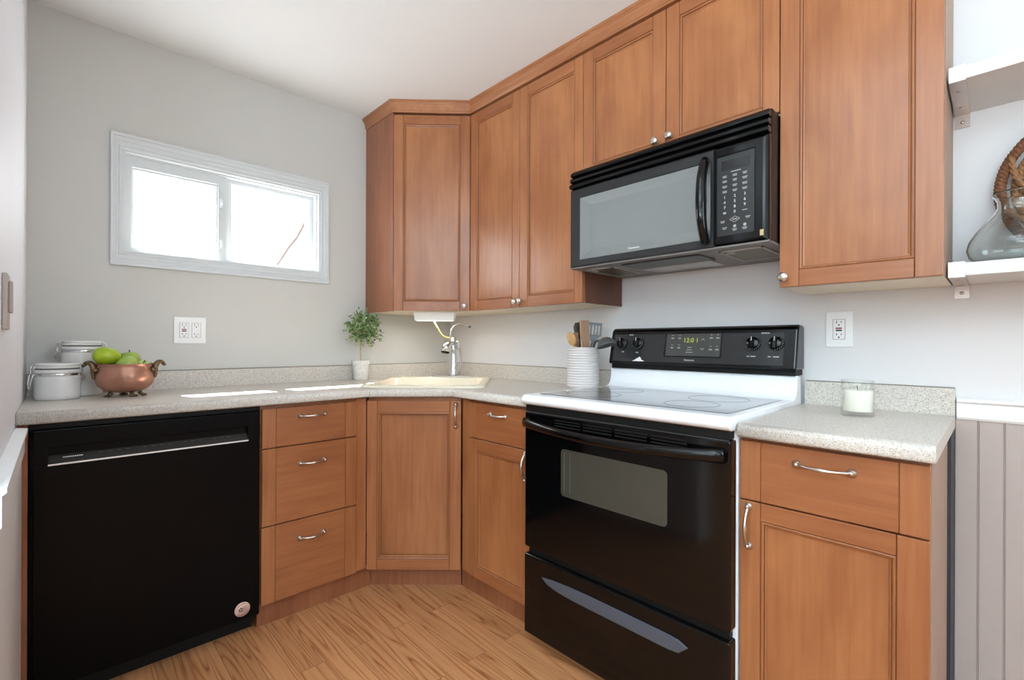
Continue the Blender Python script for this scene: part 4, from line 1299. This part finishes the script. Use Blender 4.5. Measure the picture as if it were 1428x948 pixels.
# handles on the camera-left/right sides, bent outward like a scroll
ux = Vector((0.994, -0.10, 0)).normalized(); vx = Vector((0.10, 0.994, 0))
def bp_(a, b_, z): p = Vector((BX, BY, 0)) + ux * a + vx * b_; return (p.x, p.y, ZC + z)
for s in (-1, 1):
    h = MB()
    for b_ in (-0.020, 0.016):
        h.tube(smooth_pts([bp_(s * 0.0905, b_ * 1.1, 0.070), bp_(s * 0.0925, b_, 0.094), bp_(s * 0.0915, b_ * 0.9, 0.112), bp_(s * 0.0985, b_ * 0.7, 0.127), bp_(s * 0.110, b_ * 0.45, 0.132), bp_(s * 0.119, b_ * 0.2, 0.126), bp_(s * 0.121, 0, 0.116)], 4),
               [0.005 + 0.0062 * math.sin(PI * min(1, i / 20)) for i in range(25)], seg=10, flat=0.8)
    h.tube([bp_(s * 0.117, -0.014, 0.124), bp_(s * 0.121, 0.0, 0.120), bp_(s * 0.117, 0.014, 0.124)], 0.006, seg=10)
    h.tube(smooth_pts([bp_(s * 0.081, -0.044, 0.104), bp_(s * 0.0905, -0.018, 0.100), bp_(s * 0.0905, 0.018, 0.100), bp_(s * 0.081, 0.044, 0.104)], 4), 0.009, seg=10, flat=0.9)
    h.build('handle', M_brs, bw)
for i, a in enumerate((200, 290, 335, 90)):
    a = math.radians(a)
    c, s = math.cos(a), math.sin(a)
    f_ = MB()
    f_.tube([(BX + 0.046 * c, BY + 0.046 * s, ZC + 0.0175), (BX + 0.050 * c, BY + 0.050 * s, ZC + 0.010), (BX + 0.056 * c, BY + 0.056 * s, ZC + 0.0055)], [0.008, 0.006, 0.0055], seg=10)
    for da in (-0.35, 0, 0.35):
        f_.ball((BX + 0.060 * math.cos(a + da * 0.35), BY + 0.060 * math.sin(a + da * 0.35), ZC + 0.0045), 0.0075, 0.0055, 0.0042, seg=10)
    f_.build('foot', M_brs, bw)
# fruit
def fruit_mat(name, c1, c2):
    m, nt, b = newmat(name)
    N, L = nt.nodes, nt.links
    tc = N.new('ShaderNodeTexCoord'); nz = N.new('ShaderNodeTexNoise'); nz.inputs['Scale'].default_value = 26; nz.inputs['Detail'].default_value = 3
    L.new(tc.outputs['Object'], nz.inputs['Vector'])
    rp = N.new('ShaderNodeValToRGB'); rp.color_ramp.elements[0].position = 0.35; rp.color_ramp.elements[1].position = 0.65
    rp.color_ramp.elements[0].color = lin(c1); rp.color_ramp.elements[1].color = lin(c2)
    L.new(nz.outputs['Fac'], rp.inputs['Fac']); L.new(rp.outputs['Color'], b.inputs['Base Color'])
    b.inputs['Roughness'].default_value = 0.35
    return m
M_mango = fruit_mat('lime_green_skin', (150, 178, 28), (176, 196, 44))
M_apple = fruit_mat('apple_green_skin', (132, 166, 62), (176, 192, 92))
def apple_fn(p):
    r = math.hypot(p.x, p.y)
    z = p.z * (0.92) - 0.28 * math.exp(-(r / 0.30) ** 2) * (1 if p.z > 0 else -0.6)
    return Vector((p.x * (1.0 + 0.05 * p.z), p.y * (1.0 + 0.05 * p.z), z))
def apple(label, c, r, rot):
    t = thing('apple', label, 'apple', loc=c, group='green fruit in the copper bowl')
    MB().ball(c, r, r, r, seg=28, rot=rot, fn=apple_fn).build('fruit', M_apple, t)
    st = MB()
    a = rot @ Vector((0, 0, r * 0.62)); b_ = rot @ Vector((0.004, 0.002, r * 1.06)); cc_ = Vector(c)
    st.tube([cc_ + a, cc_ + (a + b_) / 2, cc_ + b_], [0.0016, 0.0014, 0.0022], seg=8)
    st.build('stem', mat('stem_brown', (70, 62, 36), 0.8), t)
apple('green apple at the front of the copper bowl', (-1.735, -0.294, ZC + 0.124), 0.0340, Matrix.Rotation(-0.5, 3, 'X') @ Matrix.Rotation(-0.55, 3, 'Y'))
apple('green apple at the back of the copper bowl with its stem up', (-1.721, -0.206, ZC + 0.140), 0.0355, Matrix.Rotation(-0.10, 3, 'Y'))
apple('low green apple at the right edge of the copper bowl', (-1.683, -0.250, ZC + 0.111), 0.0280, Matrix.Rotation(0.5, 3, 'X'))
mg = MB().ball((0, 0, 0), 0.0430, 0.034, 0.0345, seg=30, fn=lambda p: Vector((p.x, p.y * (1 - 0.10 * p.x), p.z * (1 - 0.10 * p.x) + 0.05 * p.x * p.x)))
mo = mg.build('mango', M_mango)
mo.rotation_euler = (0, math.radians(10), math.radians(-10)); mo.location = (-1.791, -0.241, ZC + 0.154)
tag(mo, 'large bright lime-green fruit at the left of the copper bowl', 'fruit', 'green fruit in the copper bowl')

# ------------------------------------------------------------------ topiary
TX, TY = -0.690, -0.085
tp = thing('potted_topiary', 'small round-headed topiary in a whitewashed pot under the corner cabinet', 'plant', loc=(TX, TY, ZC))
M_pot = mat('whitewashed_pot', (226, 221, 214), 0.7, var=0.12, scale=70, bump=0.4, bscale=90)
MB().lathe([(0.0, 0.0006), (0.0375, 0.0006), (0.040, 0.003), (0.0435, 0.06), (0.0460, 0.086), (0.0485, 0.092), (0.0490, 0.110), (0.0465, 0.1115), (0.0440, 0.108), (0.043, 0.098), (0, 0.098)], (TX, TY, ZC), 20).build('pot', M_pot, tp)
MB().lathe([(0.0, 0.1035), (0.030, 0.102), (0.0425, 0.0985)], (TX, TY, ZC), 20).build('soil', mat('soil_brown', (70, 58, 46), 0.9, var=0.3, scale=120), tp)
tk = MB()
tk.tube(smooth_pts([(TX, TY, ZC + 0.100), (TX + 0.002, TY, ZC + 0.13), (TX - 0.001, TY - 0.002, ZC + 0.17), (TX, TY - 0.015, ZC + 0.24)], 4), 0.0042, seg=8)
rl = random.Random(11)
CX, CY, CZ = TX + 0.000, TY - 0.035, ZC + 0.285
twigs = []
for i in range(150):
    u = rl.uniform(-1, 1); a = rl.uniform(0, 2 * PI); s = math.sqrt(1 - u * u)
    d_ = Vector((s * math.cos(a), s * math.sin(a), u))
    rr_ = rl.uniform(0.75, 1.10)
    end = Vector((CX + d_.x * 0.112 * rr_, CY + d_.y * 0.088 * rr_, CZ + d_.z * 0.102 * rr_ + 0.012 * max(0, d_.z)))
    if end.y > -0.012: end.y = -0.012
    mid = Vector((CX, CY, CZ)).lerp(end, 0.5) + Vector((0, 0, 0.008))
    twigs.append((Vector((CX, CY + 0.004, CZ - 0.02)), mid, end))
    tk.tube([twigs[-1][0], mid, end], [0.0013, 0.0010, 0.0006], seg=4, cap=False)
tk.build('trunk', mat('pale_stem', (188, 170, 146), 0.8, var=0.15), tp)
lf = MB()
def leaf(p, d_, n_, L, k):
    d_ = d_.normalized(); s = d_.cross(n_)
    if s.length < 1e-4: s = d_.cross(Vector((0, 0, 1)))
    s.normalize(); n2 = s.cross(d_)
    a = p; b1 = p + d_ * L * 0.5 + s * L * 0.36 + n2 * L * 0.06; t_ = p + d_ * L; b2 = p + d_ * L * 0.5 - s * L * 0.36 + n2 * L * 0.06
    m1 = p + d_ * L * 0.5 - n2 * L * 0.05
    for tri in ((a, b1, m1), (b1, t_, m1), (t_, b2, m1), (b2, a, m1)):
        lf.quad(tri, k)
for (o_, m_, e_) in twigs:
    for j in range(15):
        t_ = rl.uniform(0.35, 1.0)
        p = (m_.lerp(e_, (t_ - 0.5) * 2) if t_ > 0.5 else o_.lerp(m_, t_ * 2))
        dd_ = Vector((rl.uniform(-1, 1), rl.uniform(-1, 1), rl.uniform(-0.7, 1.0)))
        L = rl.uniform(0.011, 0.019)
        q_ = p + dd_.normalized() * L
        if q_.y > -0.006: dd_.y = -abs(dd_.y) - 0.3
        if q_.z > ZB - 0.012 and q_.x > -0.63: continue
        leaf(p, dd_, Vector((rl.uniform(-1, 1), rl.uniform(-1, 1), 1)), L, rl.choice((0, 0, 1, 1, 1, 2)))
lfo = lf.build('foliage', [mat('leaf_mid', (104, 142, 74), 0.5, var=0.2), mat('leaf_pale', (160, 186, 130), 0.5, var=0.15), mat('leaf_dark', (58, 84, 48), 0.5, var=0.2)], tp, recalc=False)

# ------------------------------------------------------------------ utensil crock
KX, KY = -0.156, -1.246
kr = thing('utensil_crock', 'ribbed white ceramic crock full of cooking utensils left of the range', 'crock', loc=(KX, KY, ZC))
prof = [(0.0, 0.0006), (0.070, 0.0006), (0.073, 0.004)]
z = 0.008
n = 15
for i in range(n):
    z0_ = 0.010 + i * 0.0118
    prof += [(0.0722, z0_), (0.0752, z0_ + 0.0025), (0.0762, z0_ + 0.0056), (0.0752, z0_ + 0.0087), (0.0722, z0_ + 0.0112)]
prof += [(0.0750, 0.188), (0.0755, 0.191), (0.0735, 0.193), (0.0705, 0.192), (0.070, 0.180), (0.070, 0.010), (0.0, 0.009)]
MB().lathe(prof, (KX, KY, ZC), 56, close=False).build('crock', M_crock, kr)
kr_floor = ZC + 0.011
M_beech = wood('beech', (196, 146, 92), (216, 170, 116), 'z', rough=0.6)
M_walnut = wood('brown_wood', (138, 100, 72), (158, 118, 88), 'z', rough=0.6)
M_nylon = mat('grey_nylon', (112, 116, 120), 0.4, var=0.04)
M_nylond = mat('dark_nylon', (78, 80, 80), 0.35, var=0.04)
G_UT = 'cooking utensils in the ribbed crock'
def flatblade(mb, base, tip, halfw, thick, nrm_, k=0, slots=0):
    """a flat rounded blade from base to tip; halfw = list of half widths"""
    b0 = Vector(base); t0 = Vector(tip); d_ = (t0 - b0); n_ = Vector(nrm_); n_ = (n_ - d_.normalized() * n_.dot(d_.normalized())).normalized(); s = d_.normalized().cross(n_)
    m = len(halfw)
    front, back = [], []
    for i, hw in enumerate(halfw):
        c = b0 + d_ * (i / (m - 1))
        front.append((mb.bm.verts.new(c - s * hw + n_ * thick / 2), mb.bm.verts.new(c + s * hw + n_ * thick / 2)))
        back.append((mb.bm.verts.new(c - s * hw - n_ * thick / 2), mb.bm.verts.new(c + s * hw - n_ * thick / 2)))
    for i in range(m - 1):
        f0, f1, b_0, b_1 = front[i], front[i + 1], back[i], back[i + 1]
        for q_ in ((f0[0], f0[1], f1[1], f1[0]), (b_0[1], b_0[0], b_1[0], b_1[1]), (f0[0], f1[0], b_1[0], b_0[0]), (f1[1], f0[1], b_0[1], b_1[1])):
            f = mb.bm.faces.new(q_); f.material_index = k
    for e in (0, -1):
        f = mb.bm.faces.new((front[e][0], front[e][1], back[e][1], back[e][0])); f.material_index = k
toC = (-0.70, -0.72, 0)
# wooden spoon leaning left
t = thing('wooden_spoon', 'plain wooden spoon leaning at the left of the crock', 'spoon', loc=(KX + 0.02, KY - 0.01, kr_floor), group=G_UT)
MB().tube([(KX + 0.044, KY + 0.002, kr_floor + 0.006), (KX - 0.024, KY + 0.022, ZC + 0.188), (KX - 0.034, KY + 0.030, ZC + 0.205)], [0.005, 0.0055, 0.006], seg=10).build('stem', M_beech, t)
sp = MB(); rot = Matrix.Rotation(math.radians(-44), 3, 'Z') @ Matrix.Rotation(math.radians(-22), 3, 'Y')
sp.ball((KX - 0.047, KY + 0.030, ZC + 0.231), 0.021, 0.0075, 0.033, seg=20, rot=rot); sp.build('spoon_head', M_beech, t)
# narrow wooden tool, cut corner
t = thing('wooden_spatula', 'narrow wooden spatula with a slanted tip behind the wooden spoon', 'spatula', loc=(KX, KY + 0.02, kr_floor), group=G_UT)
m_ = MB(); flatblade(m_, (KX + 0.022, KY + 0.034, kr_floor + 0.004), (KX - 0.008, KY + 0.042, ZC + 0.262), [0.006, 0.006, 0.007, 0.010, 0.013, 0.015], 0.006, toC); m_.build('blade', M_walnut, t, bevel=0.001)
# flat brown turner
t = thing('wooden_turner', 'tall flat brown wooden turner with a pale edge at the crock centre', 'spatula', loc=(KX, KY - 0.02, kr_floor), group=G_UT)
m_ = MB(); flatblade(m_, (KX - 0.004, KY - 0.032, kr_floor + 0.003), (KX - 0.012, KY - 0.018, ZC + 0.318), [0.008, 0.008, 0.014, 0.0185, 0.0185], 0.009, toC); m_.build('blade', M_walnut, t, bevel=0.001)
m_ = MB(); flatblade(m_, (KX - 0.0105, KY + 0.0040, ZC + 0.196), (KX - 0.0272, KY - 0.0035, ZC + 0.317), [0.0015, 0.0022, 0.0022], 0.009, toC); o = m_.build('pale_edge', M_beech, t)
# dark slotted spoon behind
t = thing('slotted_spoon', 'dark slotted spoon behind the flat brown turner', 'spoon', loc=(KX + 0.03, KY + 0.03, kr_floor), group=G_UT)
MB().tube([(KX + 0.036, KY + 0.044, kr_floor + 0.005), (KX + 0.035, KY + 0.046, ZC + 0.235)], 0.005, seg=8).build('stem', M_nylond, t)
m_ = MB(); flatblade(m_, (KX + 0.035, KY + 0.046, ZC + 0.232), (KX + 0.028, KY + 0.058, ZC + 0.312), [0.007, 0.016, 0.021, 0.022, 0.020, 0.010], 0.004, toC); m_.build('spoon_head', mat('dark_metal', (62, 58, 56), 0.3, metal=0.6), t, bevel=0.0008)
# grey slotted turner: blade with real slots
t = thing('slotted_turner', 'grey nylon slotted turner standing right of centre in the crock', 'turner', loc=(KX + 0.03, KY - 0.02, kr_floor), group=G_UT)
MB().tube([(KX + 0.044, KY - 0.026, kr_floor + 0.006), (KX + 0.030, KY - 0.024, ZC + 0.200), (KX + 0.036, KY - 0.032, ZC + 0.232)], [0.006, 0.006, 0.007], seg=10).build('stem', M_nylon, t)
m_ = MB()
# blade in its own plane: u to the right, v up
bo = Vector((KX + 0.036, KY - 0.032, ZC + 0.226)); vd = Vector((0.07, -0.055, 1)).normalized(); nd = Vector((-0.70, -0.72, 0.0)); nd = (nd - vd * nd.dot(vd)).normalized(); ud = vd.cross(nd).normalized() * -1
def bl(u, v, w_): p = bo + ud * u + vd * v + nd * w_; return p
def slab(u0, u1, v0, v1, us=0.0, vs_=0.0):
    c = [bl(u0, v0, 0.002), bl(u1, v0, 0.002), bl(u1 + us, v1, 0.002), bl(u0 + us, v1, 0.002), bl(u0, v0, -0.002), bl(u1, v0, -0.002), bl(u1 + us, v1, -0.002), bl(u0 + us, v1, -0.002)]
    vv = [m_.bm.verts.new(p) for p in c]
    for q_ in ((0, 1, 2, 3), (7, 6, 5, 4), (0, 4, 5, 1), (1, 5, 6, 2), (2, 6, 7, 3), (3, 7, 4, 0)): m_.bm.faces.new([vv[i] for i in q_])
wbl = 0.038
m_.bm.verts.ensure_lookup_table()
pv = []
for u, v in ((-0.008, -0.012), (0.008, -0.012), (0.030, 0.024), (-0.030, 0.024)): pv.append((u, v))
vv = [m_.bm.verts.new(bl(u, v, 0.002)) for u, v in pv] + [m_.bm.verts.new(bl(u, v, -0.002)) for u, v in pv]
for q_ in ((0, 1, 2, 3), (7, 6, 5, 4), (0, 4, 5, 1), (1, 5, 6, 2), (2, 6, 7, 3), (3, 7, 4, 0)): m_.bm.faces.new([vv[i] for i in q_])
for i in range(5):
    u0 = -0.033 + i * 0.01475
    slab(u0 if i else -0.034, u0 + 0.0065, 0.022, 0.072)
slab(-0.034, 0.0325, 0.070, 0.083)
slab(-0.034, 0.0325, 0.020, 0.026)
m_.build('blade', M_nylon, t)
# ladle over the rim
t = thing('ladle', 'dark grey nylon ladle hanging over the right side of the crock', 'ladle', loc=(KX, KY - 0.05, kr_floor), group=G_UT)
MB().tube(smooth_pts([(KX + 0.014, KY - 0.050, kr_floor + 0.007), (KX + 0.006, KY - 0.058, ZC + 0.13), (KX + 0.000, KY - 0.062, ZC + 0.200), (KX - 0.018, KY - 0.092, ZC + 0.222), (KX - 0.036, KY - 0.130, ZC + 0.220)], 5), 0.0052, seg=10).build('stem', M_nylond, t)
m_ = MB()
lc = Vector((-0.206, -1.412, ZC + 0.200))
rl_ = Matrix.Rotation(math.radians(-44), 3, 'Z') @ Matrix.Rotation(math.radians(-14), 3, 'Y') @ Matrix.Rotation(math.radians(-14), 3, 'X')
prof = [(0.0, 0.040), (0.018, 0.036), (0.033, 0.024), (0.041, 0.008), (0.043, 0.0), (0.0405, 0.0), (0.038, 0.008), (0.030, 0.022), (0.016, 0.032), (0.0, 0.036)]
m_.lathe(prof, (0, 0, 0), 32, close=False)
m_.bm.transform(Matrix.Translation(lc) @ rl_.to_4x4())
m_.build('bowl', M_nylond, t)

# ------------------------------------------------------------------ candle
QX, QY = -0.235, -2.310
cn = thing('candle', 'white candle in a clear glass tumbler on the small right worktop', 'candle', loc=(QX, QY, ZC))
M_cg = thin_glass('clear_tumbler_glass', (0.985, 0.99, 0.985, 1))
prof = [(0.0, 0.0006), (0.0385, 0.0006), (0.0400, 0.003), (0.0402, 0.104), (0.0393, 0.1055), (0.0383, 0.104), (0.0380, 0.0150), (0.0, 0.0130)]
MB().lathe(prof, (QX, QY, ZC), 48, close=False).build('tumbler', M_cg, cn)
MB().lathe([(0.0, 0.0155), (0.0372, 0.0155), (0.0374, 0.017), (0.0374, 0.075), (0.0366, 0.0768), (0.030, 0.0758), (0.0, 0.0752)], (QX, QY, ZC), 48).build('wax', mat('ivory_wax', (240, 234, 222), 0.5, var=0.01, sss=0.3), cn)
MB().tube([(QX, QY, ZC + 0.0745), (QX + 0.001, QY, ZC + 0.083), (QX + 0.003, QY + 0.001, ZC + 0.088)], 0.0012, seg=6).build('wick', M_slot, cn)

# ------------------------------------------------------------------ open shelves
M_shelfw = mat('shelf_white', (216, 214, 211), 0.35, var=0.01)
M_brk = mat('brushed_nickel_bracket', (190, 176, 168), 0.32, metal=0.9, var=0.05)
def shelf(label, zt):
    t = thing('wall_shelf', label, 'shelf', loc=(-0.13, -2.9, zt - 0.033))
    MB().box(-0.258, -0.001, -3.30, -2.5075, zt - 0.033, zt, bev=0.001).build('board', M_shelfw, t)
    for yb in (-2.506, -3.20):
        m_ = MB()
        ya, yc = yb, yb - 0.032
        zb_ = zt - 0.033
        m_.prism([(-0.2615, zt + 0.0030), (-0.2615, zb_ - 0.0035), (-0.0045, zb_ - 0.0035), (-0.0045, zb_ - 0.040), (-0.0008, zb_ - 0.040), (-0.0008, zb_ - 0.0005), (-0.2585, zb_ - 0.0005), (-0.2585, zt + 0.0005), (-0.225, zt + 0.0005), (-0.225, zt + 0.0030)], 'y', ya, yc)
        bo_ = m_.build('bracket', M_brk, t)
        s_ = MB()
        s_.lathe([(0.0, -0.002), (0.004, -0.0015), (0.005, 0.0)], (-0.0046, (ya + yc) / 2, zb_ - 0.024), 14, axis='x')
        for xs in (-0.19, -0.07):
            s_.lathe([(0.0, -0.002), (0.004, -0.0015), (0.005, 0.0)], (xs, (ya + yc) / 2, zb_ - 0.0036), 14, axis='z')
        s_.build('screw', M_steel, bo_)
    return t
shelf('upper white wall shelf on metal brackets right of the wall cabinets', 1.838)
shelf('lower white wall shelf on metal brackets holding the glass vase', 1.334)

# glass vase
VX, VY, VZ = -0.138, -2.636, 1.3345
prof_o = [(0.0, 0.0005), (0.060, 0.0005), (0.082, 0.006), (0.096, 0.022), (0.1015, 0.042), (0.098, 0.062), (0.086, 0.086), (0.068, 0.112), (0.053, 0.130), (0.0445, 0.142), (0.0425, 0.152), (0.0425, 0.164), (0.047, 0.174), (0.0525, 0.180), (0.053, 0.185)]
prof_i = [(0.0505, 0.186), (0.0495, 0.182), (0.044, 0.175), (0.0395, 0.164), (0.0395, 0.152), (0.0415, 0.141), (0.050, 0.128), (0.065, 0.110), (0.083, 0.084), (0.095, 0.061), (0.0985, 0.042), (0.093, 0.024), (0.080, 0.010), (0.058, 0.006), (0.0, 0.005)]
vs = MB().lathe(prof_o + prof_i, (VX, VY, VZ), 56, close=False).build('glass_vase', glass('smoky_green_glass', (0.93, 0.955, 0.94, 1)))
tag(setorigin(vs, (VX, VY, VZ)), 'squat clear greenish glass vase on the lower right shelf', 'vase')
# rope-woven round basket leaning on the wall
wb = thing('woven_wall_basket', 'round brown rope-woven basket propped against the wall behind the vase', 'basket', loc=(-0.04, -2.788, 1.335))
M_rope = mat('brown_rope', (112, 70, 44), 0.85, var=0.35, scale=120, bump=0.6, bscale=260)
M_rope2 = mat('straw_rope', (140, 98, 64), 0.85, var=0.3, scale=120, bump=0.6, bscale=260)
yc, zc, RR = -2.789, 1.334 + 0.212, 0.190
def coil(R0, r, tw, ph, x0, n=220):
    out = []
    for i in range(n):
        a = 2 * PI * i / n
        p_ = tw * a + ph
        rr_ = R0 + r * math.cos(p_)
        out.append((x0 + r * math.sin(p_), yc + rr_ * math.cos(a), zc + rr_ * math.sin(a)))
    return out
for R0, xx, m_, rr_ in ((RR, -0.046, M_rope, 0.0105), (RR - 0.030, -0.030, M_rope2, 0.0085), (RR - 0.052, -0.022, M_rope, 0.008)):
    c_ = MB()
    for ph in (0, 2 * PI / 3, 4 * PI / 3):
        c_.tube(coil(R0, rr_ * 0.66, 40 if R0 > 0.18 else 34, ph, xx, 420), rr_ * 0.62, seg=7, closed=True)
    c_.build('coil', m_, wb)
c_ = MB()
for i in range(7):
    R0 = 0.128 - i * 0.019
    for ph in (0, PI): c_.tube(coil(R0, 0.0045, 18, ph, -0.016, 120), 0.0058, seg=6, closed=True)
c_.build('woven_centre', M_rope, wb)
c_ = MB()
for s in range(8):
    a0 = 2 * PI * s / 8 + 0.48; 
    for ph in (0, 2 * PI / 3, 4 * PI / 3):
        pts = []
        for i in range(26):
            t_ = i / 25
            a = a0 - 1.15 * t_; R0 = RR * (1 - t_) + 0.075 * t_
            pts.append((-0.058 + 0.030 * t_ + 0.004 * math.cos(26 * t_ + ph), yc + (R0 + 0.004 * math.sin(26 * t_ + ph)) * math.cos(a), zc + (R0 + 0.004 * math.sin(26 * t_ + ph)) * math.sin(a)))
        c_.tube(pts, 0.0046, seg=6)
c_.build('cross_strands', M_rope2, wb)
for nm in ('dummy',):
    o = bpy.data.objects.get(nm)
    if o: bpy.data.objects.remove(o)
